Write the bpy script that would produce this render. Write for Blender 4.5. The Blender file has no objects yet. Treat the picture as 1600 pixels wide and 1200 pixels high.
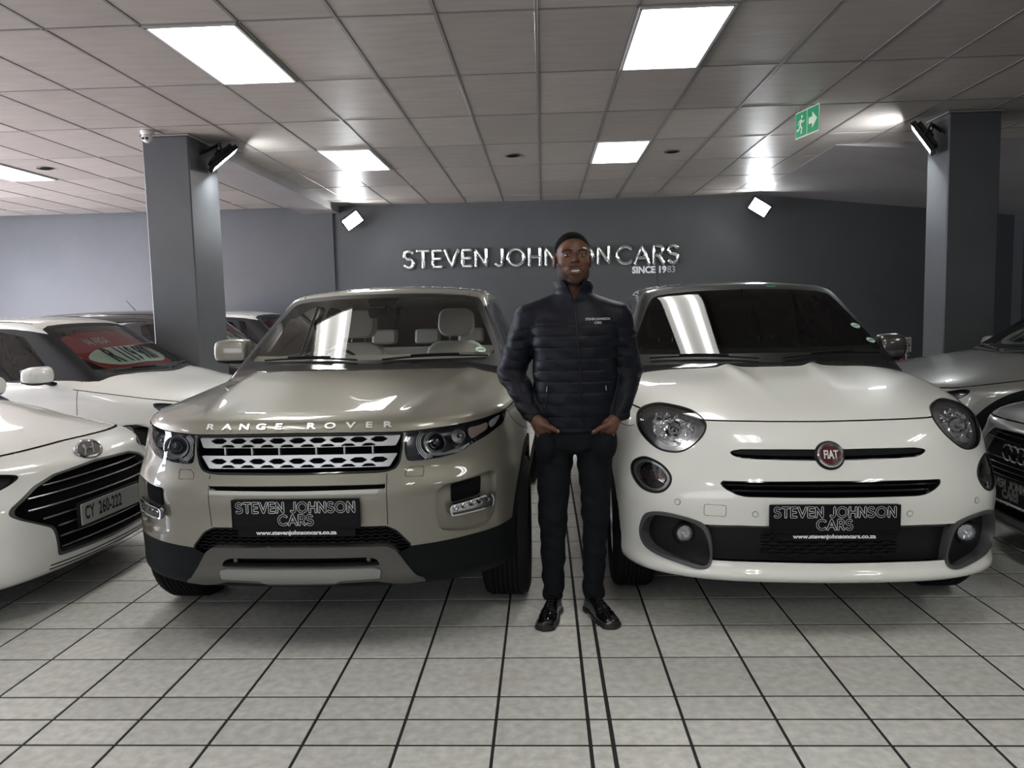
import bpy, bmesh, math, random, mathutils
import numpy as np
sc = bpy.context.scene
# ---------------------------------------------------------------- camera
cam_d = bpy.data.cameras.new('camera'); cam = bpy.data.objects.new('camera', cam_d)
sc.collection.objects.link(cam); sc.camera = cam
cam_d.sensor_fit = 'HORIZONTAL'; cam_d.sensor_width = 36.0; cam_d.lens = 27.0; cam_d.clip_end = 100
def cam_axes(yaw, pitch, roll):
    cy, sy, cp, sp, cr, sr = math.cos(yaw), math.sin(yaw), math.cos(pitch), math.sin(pitch), math.cos(roll), math.sin(roll)
    fwd = np.array([sy*cp, cy*cp, -sp]); right = np.array([cy, -sy, 0]); up = np.cross(right, fwd)
    return right*cr+up*sr, -right*sr+up*cr, fwd
_r, _u, _f = cam_axes(math.radians(-2.42), math.radians(5.33), math.radians(-1.314))
cam.matrix_world = mathutils.Matrix(((_r[0], _u[0], -_f[0], 0), (_r[1], _u[1], -_f[1], 0), (_r[2], _u[2], -_f[2], 1.46), (0, 0, 0, 1)))
# ---------------------------------------------------------------- world, daylight, exposure
w = bpy.data.worlds.new('world'); sc.world = w; w.use_nodes = True
w.node_tree.nodes['Background'].inputs[0].default_value = (.55, .68, .95, 1)
w.node_tree.nodes['Background'].inputs[1].default_value = .35
sc.view_settings.view_transform = 'Standard'; sc.view_settings.look = 'None'
sc.view_settings.exposure = 0.05; sc.view_settings.gamma = 1; sc.view_settings.use_curve_mapping = False
sc.cycles.use_denoising = True; sc.cycles.max_bounces = 8; sc.cycles.glossy_bounces = 4; sc.cycles.transmission_bounces = 6
sc.cycles.transparent_max_bounces = 10; sc.cycles.sample_clamp_indirect = 6; sc.cycles.caustics_reflective = False; sc.cycles.caustics_refractive = False
def area(name, loc, aim, sx, sy, power, col=(1, 1, 1), spread=math.pi):
    L = bpy.data.lights.new(name, 'AREA'); L.shape = 'RECTANGLE'; L.size = sx; L.size_y = sy; L.energy = power; L.color = col; L.spread = spread
    o = bpy.data.objects.new(name, L); sc.collection.objects.link(o); o.location = loc
    d = mathutils.Vector(aim)-mathutils.Vector(loc); o.rotation_euler = d.to_track_quat('-Z', 'Y').to_euler()
    return o
# daylight through the shop windows on the left and behind the camera
area('daylight_left_window', (-11.2, 6.5, 1.7), (0, 7.5, 1.3), 7.5, 2.3, 1250, (.78, .83, 1))
area('sunlit_pavement_glow', (-11.1, 7.0, .45), (-6.5, 9.5, 3.2), 7.5, .6, 420, (1, .74, .58))
area('daylight_front_window', (-4.5, -5.6, 1.6), (-2.5, 4, .8), 7.5, 2.4, 170, (.95, .96, 1))
# ---------------------------------------------------------------- materials
def mat(name, col=(.5, .5, .5), rough=.5, metal=0., spec=.5, coat=0., emis=None, es=0., trans=0., ior=1.45, alpha=1., coat_rough=.03, sheen=0.):
    m = bpy.data.materials.new(name); m.use_nodes = True; b = m.node_tree.nodes['Principled BSDF']; I = b.inputs
    I['Base Color'].default_value = (*col, 1); I['Roughness'].default_value = rough; I['Metallic'].default_value = metal
    I['Specular IOR Level'].default_value = spec; I['Coat Weight'].default_value = coat; I['Coat Roughness'].default_value = coat_rough
    I['Transmission Weight'].default_value = trans; I['IOR'].default_value = ior; I['Alpha'].default_value = alpha; I['Sheen Weight'].default_value = sheen
    if emis: I['Emission Color'].default_value = (*emis, 1); I['Emission Strength'].default_value = es
    return m
def nd(m, t, **kw):
    n = m.node_tree.nodes.new(t)
    for k, v in kw.items(): setattr(n, k, v)
    return n
def ln(m, a, b): m.node_tree.links.new(a, b)
def bsdf(m): return m.node_tree.nodes['Principled BSDF']
def noise_col(m, c0, c1, scale=5., detail=4., rough=None, bump=0., coord='Object', lo=.3, hi=.7, stretch=(1, 1, 1), bscale=None, bdist=.002):
    tc = nd(m, 'ShaderNodeTexCoord'); mp = nd(m, 'ShaderNodeMapping'); mp.inputs['Scale'].default_value = stretch
    ln(m, tc.outputs[coord], mp.inputs[0])
    no = nd(m, 'ShaderNodeTexNoise'); no.inputs['Scale'].default_value = scale; no.inputs['Detail'].default_value = detail
    ln(m, mp.outputs[0], no.inputs['Vector'])
    cr = nd(m, 'ShaderNodeValToRGB'); cr.color_ramp.elements[0].position = lo; cr.color_ramp.elements[1].position = hi
    cr.color_ramp.elements[0].color = (*c0, 1); cr.color_ramp.elements[1].color = (*c1, 1)
    ln(m, no.outputs['Fac'], cr.inputs[0]); ln(m, cr.outputs[0], bsdf(m).inputs['Base Color'])
    if bump:
        n2 = nd(m, 'ShaderNodeTexNoise'); n2.inputs['Scale'].default_value = bscale or scale*4; n2.inputs['Detail'].default_value = 3
        ln(m, mp.outputs[0], n2.inputs['Vector'])
        bp = nd(m, 'ShaderNodeBump'); bp.inputs['Strength'].default_value = bump; bp.inputs['Distance'].default_value = bdist
        ln(m, n2.outputs['Fac'], bp.inputs['Height']); ln(m, bp.outputs[0], bsdf(m).inputs['Normal'])
    return m, cr, mp
def glass(name, tint=(1, 1, 1), refl=1.5, dark=0.):
    """thin pane: fresnel reflection over see-through tint"""
    m = bpy.data.materials.new(name); m.use_nodes = True; t = m.node_tree; t.nodes.clear()
    o = t.nodes.new('ShaderNodeOutputMaterial'); g = t.nodes.new('ShaderNodeBsdfGlossy'); g.inputs['Roughness'].default_value = .01
    tr = t.nodes.new('ShaderNodeBsdfTransparent'); tr.inputs[0].default_value = (*tint, 1)
    fr = t.nodes.new('ShaderNodeFresnel'); fr.inputs['IOR'].default_value = refl
    mx = t.nodes.new('ShaderNodeMixShader')
    t.links.new(fr.outputs[0], mx.inputs[0]); t.links.new(tr.outputs[0], mx.inputs[1]); t.links.new(g.outputs[0], mx.inputs[2]); t.links.new(mx.outputs[0], o.inputs[0])
    return m
def paint(name, col, metal=0., rough=.4, flake=0.):
    m = mat(name, col, rough=rough, metal=metal, coat=1., coat_rough=.015, spec=.5)
    if flake:
        tc = nd(m, 'ShaderNodeTexCoord'); no = nd(m, 'ShaderNodeTexNoise'); no.inputs['Scale'].default_value = 900; no.inputs['Detail'].default_value = 1
        ln(m, tc.outputs['Object'], no.inputs['Vector'])
        bp = nd(m, 'ShaderNodeBump'); bp.inputs['Strength'].default_value = flake; bp.inputs['Distance'].default_value = .0005
        ln(m, no.outputs['Fac'], bp.inputs['Height']); ln(m, bp.outputs[0], bsdf(m).inputs['Normal'])
    return m
M = {}
M['chrome'] = mat('chrome', (.86, .87, .88), rough=.06, metal=1.)
M['satin'] = mat('satin silver', (.62, .62, .62), rough=.3, metal=.85)
M['black'] = mat('black plastic', (.0065, .007, .008), rough=.5, spec=.3)
M['gloss_black'] = mat('gloss black', (.008, .009, .01), rough=.08, coat=.6)
M['void'] = mat('dark cavity', (.004, .004, .005), rough=.9, spec=.1)
M['rubber'] = mat('tyre rubber', (.007, .007, .0075), rough=.8, spec=.2)
M['cladding'] = mat('textured cladding', (.005, .0065, .007), rough=.6, spec=.15)
M['lens'] = glass('lamp lens', (.97, .98, 1), 1.45)
M['reflector'] = mat('lamp reflector', (.85, .85, .85), rough=.28, metal=.65)
M['white_print'] = mat('white print', (.8, .8, .8), rough=.5)
M['warm_grey'] = mat('dark grey trim', (.09, .09, .09), rough=.35, metal=.3)
# ---------------------------------------------------------------- tools: implicit surfaces, clean cuts, meshes
def cubic_basis(knots, x):
    """Natural cubic spline cardinal basis at x (any shape) -> x.shape + (n,)"""
    k = np.asarray(knots, float); n = len(k)
    key = tuple(k)
    if key not in _SP:
        h = np.diff(k); A = np.eye(n); B = np.zeros((n, n))
        for i in range(1, n-1):
            A[i, i-1] = h[i-1]; A[i, i] = 2*(h[i-1]+h[i]); A[i, i+1] = h[i]
            B[i, i-1] = 6/h[i-1]; B[i, i] = -6/h[i-1]-6/h[i]; B[i, i+1] = 6/h[i]
        _SP[key] = np.linalg.solve(A, B)
    S = _SP[key]
    x = np.asarray(x, float)
    i = np.clip(np.searchsorted(k, x)-1, 0, n-2)
    h = k[i+1]-k[i]
    xc = np.clip(x, k[0], k[-1])
    a = (k[i+1]-xc)/h; b = 1-a
    c = (a**3-a)*h*h/6; d = (b**3-b)*h*h/6
    I = np.eye(n)
    out = a[..., None]*I[i]+b[..., None]*I[i+1]+c[..., None]*S[i]+d[..., None]*S[i+1]
    lo = x < k[0]; hi = x > k[-1]
    if lo.any():
        h0 = k[1]-k[0]; sl = (I[1]-I[0])/h0-h0*(2*S[0]+S[1])/6
        out[lo] = I[0]+(x[lo]-k[0])[:, None]*sl
    if hi.any():
        h0 = k[-1]-k[-2]; sl = (I[-1]-I[-2])/h0+h0*(S[-2]+2*S[-1])/6
        out[hi] = I[-1]+(x[hi]-k[-1])[:, None]*sl
    return out
_SP = {}
class Curve:
    def __init__(s, ks, vs, mirror=False):
        if mirror and ks[0] == 0:
            ks = [-a for a in ks[:0:-1]]+list(ks); vs = list(vs[:0:-1])+list(vs)
        s.k = list(map(float, ks)); s.v = np.array(vs, float)
    def __call__(s, x): return cubic_basis(s.k, x)@s.v
class Tab:
    """tensor spline  value(a, b);  b mirrored about 0 when it starts at 0"""
    def __init__(s, ka, kb, T):
        T = np.array(T, float); kb = list(kb)
        if kb[0] == 0:
            kb = [-a for a in kb[:0:-1]]+kb; T = np.concatenate([T[:, :0:-1], T], 1)
        s.ka, s.kb, s.T = list(map(float, ka)), list(map(float, kb)), T
    def __call__(s, a, b):
        A = cubic_basis(s.ka, a); B = cubic_basis(s.kb, b); r = 0
        for j in range(len(s.ka)): r = r+A[..., j]*(B@s.T[j])
        return r
    def slope(s, a, b, e=1e-3):
        return (s(a+e, b)-s(a-e, b))/(2*e), (s(a, b+e)-s(a, b-e))/(2*e)
    def surf(s, a, b, c, sgn=1):
        """signed distance-like: sgn*(c - value), scaled by the slope"""
        if not hasattr(s, 'L'):
            ga, gb = s.slope(np.array(s.ka)[:, None], np.array(s.kb)[None, :])
            s.L = 1/np.sqrt(1+np.minimum(ga*ga+gb*gb, 9))
        A = cubic_basis(s.ka, a); B = cubic_basis(s.kb, b); r = 0; l = 0
        for j in range(len(s.ka)): r = r+A[..., j]*(B@s.T[j]); l = l+A[..., j]*(B@s.L[j])
        return sgn*(c-r)*np.clip(l, .3, 1)
def smax(a, b, k):
    h = np.maximum(k-np.abs(a-b), 0)/k
    return np.maximum(a, b)+h*h*h*k/6
def smin(a, b, k): return -smax(-a, -b, k)
def sstep(a, b, x):
    t = np.clip((x-a)/(b-a), 0, 1); return t*t*(3-2*t)
def surface_net(f, xs, ys, zs):
    xs, ys, zs = (np.asarray(a, float) for a in (xs, ys, zs))
    v = f(xs[:, None, None], ys[None, :, None], zs[None, None, :])
    v = np.broadcast_to(v, (len(xs), len(ys), len(zs)))
    s = v < 0
    nx, ny, nz = v.shape
    cs = [(i, j, k) for i in (0, 1) for j in (0, 1) for k in (0, 1)]
    def sl(a, i, j, k): return a[i:nx-1+i, j:ny-1+j, k:nz-1+k]
    cnt = sum(sl(s, *c).astype(np.int8) for c in cs)
    act = (cnt > 0) & (cnt < 8)
    ci = np.argwhere(act); idx = -np.ones(act.shape, np.int64); idx[act] = np.arange(len(ci))
    I, J, K = ci.T
    acc = np.zeros((len(ci), 3)); n = np.zeros(len(ci))
    for ax in range(3):
        for o1 in (0, 1):
            for o2 in (0, 1):
                c0 = [0, 0, 0]; oth = [a for a in range(3) if a != ax]
                c0[oth[0]] = o1; c0[oth[1]] = o2; c1 = list(c0); c1[ax] = 1
                a = v[I+c0[0], J+c0[1], K+c0[2]]; b = v[I+c1[0], J+c1[1], K+c1[2]]
                m = (a < 0) != (b < 0)
                t = np.where(m, a/np.where(m, a-b, 1), 0)
                p0 = np.stack([xs[I+c0[0]], ys[J+c0[1]], zs[K+c0[2]]], 1)
                p1 = np.stack([xs[I+c1[0]], ys[J+c1[1]], zs[K+c1[2]]], 1)
                acc += np.where(m[:, None], p0+(p1-p0)*t[:, None], 0); n += m
    V = acc/n[:, None]
    Q = []
    for ax in range(3):
        o = [a for a in range(3) if a != ax]
        sh = [nx, ny, nz]; rng = [slice(1, m-1) for m in sh]; rng[ax] = slice(0, sh[ax]-1)
        r2 = list(rng); r2[ax] = slice(1, sh[ax])
        a = s[tuple(rng)]; b = s[tuple(r2)]
        e = np.argwhere(a != b)
        inside = a[tuple(e.T)]
        base = e.copy(); base[:, o[0]] += 1; base[:, o[1]] += 1
        def cell(d0, d1):
            c = base.copy(); c[:, o[0]] -= d0; c[:, o[1]] -= d1
            return idx[c[:, 0], c[:, 1], c[:, 2]]
        q = np.stack([cell(1, 1), cell(0, 1), cell(0, 0), cell(1, 0)], 1)
        flip = inside if ax != 1 else ~inside
        q[~flip] = q[~flip][:, ::-1]
        Q.append(q)
    Q = np.concatenate(Q); Q = Q[(Q >= 0).all(1)]
    T = np.concatenate([Q[:, [0, 1, 2]], Q[:, [0, 2, 3]]])
    return V, T
def grad(f, P, e=1.5e-3):
    x, y, z = P.T
    return np.stack([f(x+e, y, z)-f(x-e, y, z), f(x, y+e, z)-f(x, y-e, z), f(x, y, z+e)-f(x, y, z-e)], 1)/(2*e)
def unit(a): return a/np.maximum(np.linalg.norm(a, axis=-1, keepdims=True), 1e-9)
def pull(f, P, it=2, step=.02):
    for _ in range(it):
        f0 = f(*P.T); e = 5e-4; x, y, z = P.T
        g = np.stack([f(x+e, y, z)-f0, f(x, y+e, z)-f0, f(x, y, z+e)-f0], 1)/e; d = f0/np.maximum((g*g).sum(1), .05)
        P = P-np.clip(d, -step, step)[:, None]*g
    return P
def clip(V, T, g):
    """cut triangles along g = 0 -> (V, T inside g<0), (V, T outside)"""
    g = np.where(np.abs(g) < 1e-7, 1e-7, g)
    s = g < 0; c = s[T].sum(1)
    tin = [T[c == 3]]; tout = [T[c == 0]]
    mix = T[(c == 1) | (c == 2)]
    if len(mix) == 0: return (V, tin[0]), (V, tout[0])
    one = s[mix].sum(1) == 1
    lone = np.where(one[:, None], s[mix], ~s[mix])
    k = lone.argmax(1); r = np.arange(len(mix))
    A, B, C = mix[r, k], mix[r, (k+1) % 3], mix[r, (k+2) % 3]
    E = np.concatenate([np.stack([A, B], 1), np.stack([A, C], 1)])
    Es = np.sort(E, 1); U, inv = np.unique(Es, axis=0, return_inverse=True); inv = inv.ravel()
    t = g[U[:, 0]]/(g[U[:, 0]]-g[U[:, 1]])
    NV = V[U[:, 0]]+(V[U[:, 1]]-V[U[:, 0]])*t[:, None]
    V2 = np.concatenate([V, NV]); ab = len(V)+inv[:len(mix)]; ac = len(V)+inv[len(mix):]
    tri = np.stack([A, ab, ac], 1)
    q1 = np.stack([ab, B, C], 1); q2 = np.stack([ab, C, ac], 1)
    tin += [tri[one], q1[~one], q2[~one]]; tout += [tri[~one], q1[one], q2[one]]
    return (V2, np.concatenate(tin)), (V2, np.concatenate(tout))
def compact(V, T):
    u, inv = np.unique(T, return_inverse=True)
    return V[u], inv.reshape(T.shape)
def poly_sd(P, x, y):
    """signed distance (negative inside) to closed polygon P"""
    P = np.asarray(P, float); Qn = np.roll(P, -1, 0)
    x = np.ravel(x); y = np.ravel(y); out = np.empty(len(x))
    lo = P.min(0)-.06; hi = P.max(0)+.06
    near = (x > lo[0]) & (x < hi[0]) & (y > lo[1]) & (y < hi[1])
    c = (P.min(0)+P.max(0))/2; hs = (P.max(0)-P.min(0))/2
    out[~near] = np.maximum(np.maximum(np.abs(x-c[0])-hs[0], np.abs(y-c[1])-hs[1]), .02)[~near]
    xn, yn = x[near], y[near]
    d2 = np.full(len(xn), 1e9); ins = np.zeros(len(xn), bool)
    for (ax, ay), (bx, by) in zip(P, Qn):
        ex, ey = bx-ax, by-ay; wx, wy = xn-ax, yn-ay
        t = np.clip((wx*ex+wy*ey)/(ex*ex+ey*ey+1e-12), 0, 1)
        d2 = np.minimum(d2, (wx-t*ex)**2+(wy-t*ey)**2)
        cr = ((ay <= yn) != (by <= yn))
        if ey != 0: ins ^= cr & (xn < ax+(yn-ay)*ex/ey)
    out[near] = np.where(ins, -1, 1)*np.sqrt(d2)
    return out
def line_d(P, x, y):
    P = np.asarray(P, float); x = np.ravel(x); y = np.ravel(y); d2 = np.full(len(x), 1e9)
    for (ax, ay), (bx, by) in zip(P[:-1], P[1:]):
        ex, ey = bx-ax, by-ay; wx, wy = x-ax, y-ay
        t = np.clip((wx*ex+wy*ey)/(ex*ex+ey*ey+1e-12), 0, 1)
        d2 = np.minimum(d2, (wx-t*ex)**2+(wy-t*ey)**2)
    return np.sqrt(d2)
def smooth_loop(P, n=6, sharp=()):
    """Catmull-Rom through closed points"""
    P = np.asarray(P, float); m = len(P); out = []
    for i in range(m):
        p0, p1, p2, p3 = P[i-1], P[i], P[(i+1) % m], P[(i+2) % m]
        if i in sharp: p0 = p1
        if (i+1) % m in sharp: p3 = p2
        for t in np.arange(n)/n:
            out.append(.5*((2*p1)+(-p0+p2)*t+(2*p0-5*p1+4*p2-p3)*t*t+(-p0+3*p1-3*p2+p3)*t**3))
    return np.array(out)
def smooth_line(P, n=6):
    P = np.asarray(P, float); out = []
    Q = np.concatenate([[2*P[0]-P[1]], P, [2*P[-1]-P[-2]]])
    for i in range(1, len(Q)-2):
        p0, p1, p2, p3 = Q[i-1:i+3]
        for t in np.arange(n)/n:
            out.append(.5*((2*p1)+(-p0+p2)*t+(2*p0-5*p1+4*p2-p3)*t*t+(-p0+3*p1-3*p2+p3)*t**3))
    out.append(P[-1]); return np.array(out)
def round_poly(P, r, n=5):
    """polygon with corners rounded by radius r (scalar or per corner)"""
    P = np.asarray(P, float); m = len(P); out = []
    rs = [r]*m if np.isscalar(r) else r
    for i in range(m):
        a, b, c = P[i-1], P[i], P[(i+1) % m]
        u = (a-b); w = (c-b); lu, lw = np.linalg.norm(u), np.linalg.norm(w)
        d = min(rs[i], lu*.49, lw*.49)
        p, q = b+u/lu*d, b+w/lw*d
        for t in np.linspace(0, 1, n): out.append((1-t)**2*p+2*t*(1-t)*b+t*t*q)
    return np.array(out)
# ---- linking objects
COL = bpy.context.scene.collection
def link(o, parent=None):
    COL.objects.link(o)
    if parent is not None: o.parent = parent
    return o
def tag(o, label=None, cat=None, group=None, kind=None):
    if o is None: return None
    if label: o['label'] = label
    if cat: o['category'] = cat
    if group: o['group'] = group
    if kind: o['kind'] = kind
    return o
def empty(name, loc=(0, 0, 0), rz=0., label=None, cat=None, group=None, kind=None):
    o = bpy.data.objects.new(name, None); link(o); o.location = loc; o.rotation_euler = (0, 0, rz)
    o.empty_display_size = .2
    return tag(o, label, cat, group, kind)
def mesh(name, V, F, mat, parent=None, normals=None, smooth=True, loc=None):
    me = bpy.data.meshes.new(name)
    V = np.asarray(V, np.float32)
    if isinstance(F, np.ndarray):
        n = len(F); k = F.shape[1]
        me.vertices.add(len(V)); me.vertices.foreach_set('co', V.ravel())
        me.loops.add(n*k); me.loops.foreach_set('vertex_index', F.astype(np.int32).ravel())
        me.polygons.add(n); me.polygons.foreach_set('loop_start', np.arange(n, dtype=np.int32)*k)
        me.update(calc_edges=True)
    else:
        me.from_pydata([tuple(map(float, v)) for v in V], [], [tuple(map(int, f)) for f in F]); me.update()
    me.validate()
    if smooth: me.shade_smooth()
    for m in (mat if isinstance(mat, (list, tuple)) else [mat]): me.materials.append(m)
    if normals is not None and len(normals) == len(me.vertices):
        me.normals_split_custom_set_from_vertices([tuple(map(float, v)) for v in normals])
    o = bpy.data.objects.new(name, me); link(o, parent)
    if loc is not None: o.location = loc
    return o
class MB:
    """collects boxes, prisms, tubes and lathes into one mesh"""
    def __init__(s): s.v, s.f = [], []
    def add(s, V, F):
        n = len(s.v); s.v += [tuple(map(float, v)) for v in V]; s.f += [tuple(int(i)+n for i in f) for f in F]; return s
    def box(s, c, d, R=None, bev=0.):
        cx, cy, cz = c; hx, hy, hz = d[0]/2, d[1]/2, d[2]/2
        if bev > 0:
            b = min(bev, hx*.9, hy*.9, hz*.9); V = []
            for sx in (-1, 1):
                for sy in (-1, 1):
                    for sz in (-1, 1):
                        V += [(sx*(hx-b), sy*(hy-b), sz*hz), (sx*(hx-b), sy*hy, sz*(hz-b)), (sx*hx, sy*(hy-b), sz*(hz-b))]
            V = np.array(V)
            bm = bmesh.new()
            for v in V: bm.verts.new(v)
            r = bmesh.ops.convex_hull(bm, input=bm.verts); bm.verts.index_update()
            F = [tuple(v.index for v in f.verts) for f in bm.faces]; bm.free()
        else:
            V = np.array([(sx*hx, sy*hy, sz*hz) for sx in (-1, 1) for sy in (-1, 1) for sz in (-1, 1)])
            F = [(0, 1, 3, 2), (4, 6, 7, 5), (0, 4, 5, 1), (2, 3, 7, 6), (0, 2, 6, 4), (1, 5, 7, 3)]
        if R is not None: V = V@np.asarray(R).T
        return s.add(V+np.array(c), F)
    def prism(s, P, h0, h1, fn=None):
        """closed 2-D outline P extruded from h0 to h1; fn maps (a,b,h)->xyz"""
        n = len(P); fn = fn or (lambda a, b, h: (a, b, h))
        V = [fn(a, b, h0) for a, b in P]+[fn(a, b, h1) for a, b in P]
        F = [tuple(range(n-1, -1, -1)), tuple(range(n, 2*n))]+[(i, (i+1) % n, n+(i+1) % n, n+i) for i in range(n)]
        return s.add(V, F)
    def tube(s, pts, r, n=8, cap=True, closed=False, flat=1.):
        pts = np.asarray(pts, float); m = len(pts); rs = np.full(m, r) if np.isscalar(r) else np.asarray(r)
        if closed: tan = np.roll(pts, -1, 0)-np.roll(pts, 1, 0)
        else: tan = np.gradient(pts, axis=0)
        tan = unit(tan); up = np.array([0, 0, 1.]) if abs(tan[0][2]) < .9 else np.array([1., 0, 0]); V = []
        a = unit(np.cross(up, tan[0]))
        for i in range(m):
            a = unit(a-tan[i]*(a@tan[i])); b = np.cross(tan[i], a)
            for k in range(n):
                t = 2*math.pi*k/n; V.append(pts[i]+rs[i]*(math.cos(t)*a+flat*math.sin(t)*b))
        F = []
        for i in range(m if closed else m-1):
            j = (i+1) % m
            for k in range(n): F.append((i*n+k, i*n+(k+1) % n, j*n+(k+1) % n, j*n+k))
        if cap and not closed: F += [tuple(range(n-1, -1, -1)), tuple(range((m-1)*n, m*n))]
        return s.add(V, F)
    def lathe(s, prof, c=(0, 0, 0), axis=2, n=32, R=None, a0=0, a1=None):
        """prof: list of (r, h) around an axis"""
        m = len(prof); V = []; full = a1 is None; k = n if full else n+1
        for i in range(k):
            t = a0+(2*math.pi if full else (a1-a0))*i/n; ct, st = math.cos(t), math.sin(t)
            for r, h in prof:
                p = [(r*ct, r*st, h), (h, r*ct, r*st), (r*ct, h, r*st)][{2: 0, 0: 1, 1: 2}[axis]]
                V.append(p)
        V = np.array(V)
        if R is not None: V = V@np.asarray(R).T
        F = []
        for i in range(n):
            j = (i+1) % k if full else i+1
            for q in range(m-1): F.append((i*m+q, j*m+q, j*m+q+1, i*m+q+1))
        return s.add(V+np.array(c), F)
    def done(s, name, mat, parent=None, smooth=None, loc=None, auto=35):
        me = bpy.data.meshes.new(name); me.from_pydata(s.v, [], s.f)
        bm = bmesh.new(); bm.from_mesh(me); bmesh.ops.recalc_face_normals(bm, faces=bm.faces)
        for f in bm.faces: f.smooth = True
        for e in bm.edges:
            if len(e.link_faces) == 2 and e.calc_face_angle(0) > math.radians(auto): e.smooth = False
        bm.to_mesh(me); bm.free(); me.update()
        for m in (mat if isinstance(mat, (list, tuple)) else [mat]): me.materials.append(m)
        o = bpy.data.objects.new(name, me); link(o, parent)
        if loc is not None: o.location = loc
        return o
def rotm(rx=0, ry=0, rz=0):
    return np.array(mathutils.Euler((rx, ry, rz)).to_matrix())
def walls(V, T, N, depth):
    """rim around an open patch, going depth against the normals"""
    E = np.concatenate([T[:, [0, 1]], T[:, [1, 2]], T[:, [2, 0]]])
    key = np.sort(E, 1); U, inv, cnt = np.unique(key, axis=0, return_inverse=True, return_counts=True)
    B = E[cnt[inv.ravel()] == 1]
    n = len(V); V2 = np.concatenate([V, V-N*depth])
    Q = np.stack([B[:, 1], B[:, 0], B[:, 0]+n, B[:, 1]+n], 1)
    W = np.concatenate([Q[:, [0, 1, 2]], Q[:, [0, 2, 3]]])
    return V2, W
class Shell:
    """a triangulated implicit surface that is cut into panels along clean lines"""
    def __init__(s, f, xs, ys, zs, it=3):
        s.f = f; V, T = surface_net(f, xs, ys, zs); s.V = pull(f, V, it); s.T = T
        s.N = None
    def take(s, g, V=None):
        """remove region g<0 and return it as a (V, T)"""
        (V1, A), (V2, B) = clip(s.V, s.T, g)
        s.V, s.T = V1, B
        return V1, A
def skin(name, f, part, mat, parent, off=0., rim=0., flip=False):
    V, T = compact(*part)
    if len(T) == 0: return None
    N = unit(grad(f, V)); V = V+N*off
    nv = len(V); NN = N
    if rim:
        V, W = walls(V, T, N, rim)
        T = np.concatenate([T, W])
        me_n = None
    o = mesh(name, V, T, mat, parent, normals=N if not rim else None)
    if rim:
        # keep the outer skin smooth: sharp edge where rim meets it
        me = o.data; bm = bmesh.new(); bm.from_mesh(me)
        for e in bm.edges:
            if len(e.link_faces) == 2 and e.calc_face_angle(0) > math.radians(40): e.smooth = False
        bm.to_mesh(me); bm.free()
    return o
# ---------------------------------------------------------------- car tools
def uz(V, al=0., side=1):
    A = math.radians(al)
    if side == 0: return V[:, 0], V[:, 2]
    return side*V[:, 0]*math.cos(A)+V[:, 1]*math.sin(A), V[:, 2]
def region(V, poly, al=0., side=0, ylim=1.6):
    u, z = uz(V, al, side)
    g = np.maximum(poly_sd(poly, u, z), V[:, 1]-ylim)
    if side: g = np.maximum(g, -side*V[:, 0]+.02)
    return g
def sheet(f, u0, u1, z0, z1, step, al=0., side=0, t0=-.75, t1=2.6, orient=None):
    """fine grid laid on the surface f by shooting along the view direction al (degrees outward)"""
    nu, nz = max(3, int((u1-u0)/step)+1), max(3, int((z1-z0)/step)+1)
    U, Z = np.meshgrid(np.linspace(u0, u1, nu), np.linspace(z0, z1, nz), indexing='ij')
    U, Z = U.ravel(), Z.ravel(); A = math.radians(al); s = side or 1
    if side == 0: A = 0
    du = np.array([s*math.cos(A), math.sin(A), 0]); dd = np.array([-s*math.sin(A), math.cos(A), 0])
    P0 = U[:, None]*du+Z[:, None]*np.array([0, 0, 1.])
    t = np.full(len(U), t0); lo = t.copy(); found = np.zeros(len(U), bool)
    for tt in np.arange(t0, t1, .04):
        P = P0+tt*dd; v = f(*P.T); new = (v < 0) & ~found; t[new] = tt; lo[new] = tt-.04; found |= new
        if found.all(): break
    hi = t.copy()
    for _ in range(14):
        m = (lo+hi)/2; P = P0+m[:, None]*dd; v = f(*P.T) < 0
        hi = np.where(v, m, hi); lo = np.where(v, lo, m)
    V = P0+((lo+hi)/2)[:, None]*dd
    I = np.arange(nu*nz).reshape(nu, nz)
    a, b, c, d = I[:-1, :-1].ravel(), I[1:, :-1].ravel(), I[1:, 1:].ravel(), I[:-1, 1:].ravel()
    ok = found[a] & found[b] & found[c] & found[d]
    T = np.concatenate([np.stack([a, b, c], 1), np.stack([a, c, d], 1)])[np.tile(ok, 2)]
    if s < 0: T = T[:, ::-1]
    return V, T
def patch(name, f, poly, mat_, parent, al=0., side=0, step=.006, off=0., rim=0., holes=(), t0=-.75, trim=None):
    """panel with outline poly lying on the surface f; holes are cut through"""
    P = np.asarray(poly); m = .004
    V, T = sheet(f, P[:, 0].min()-m, P[:, 0].max()+m, P[:, 1].min()-m, P[:, 1].max()+m, step, al, side, t0=t0)
    u, z = uz(V, al, side if side else 0)
    (V, T), _ = clip(V, T, poly_sd(P, u, z))
    for h in holes:
        u, z = uz(V, al, side if side else 0)
        _, (V, T) = clip(V, T, poly_sd(h, u, z))
    if trim is not None: _, (V, T) = clip(V, T, trim(V))
    return skin(name, f, (V, T), mat_, parent, off=off, rim=rim)
def half(P):
    """right half outline (first and last on x=0) -> closed symmetric outline"""
    P = [tuple(p) for p in P]
    return np.array(P+[(-x, z) for x, z in P[::-1] if abs(x) > 1e-6])
def band(V, poly, w, al=0., side=0):
    u, z = uz(V, al, side if side else 0)
    return np.abs(poly_sd(poly, u, z))-w
def hoop(f, name, poly, mat_, parent, w=.004, al=0., side=0, lift=.002, n=6, flat=1., t0=-.75):
    """tube running along an outline on the surface"""
    P = on_surface(f, poly, al, side, t0); N = unit(grad(f, P))
    return MB().tube(P+N*lift, w, n=n, closed=True, flat=flat).done(name, mat_, parent)
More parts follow.
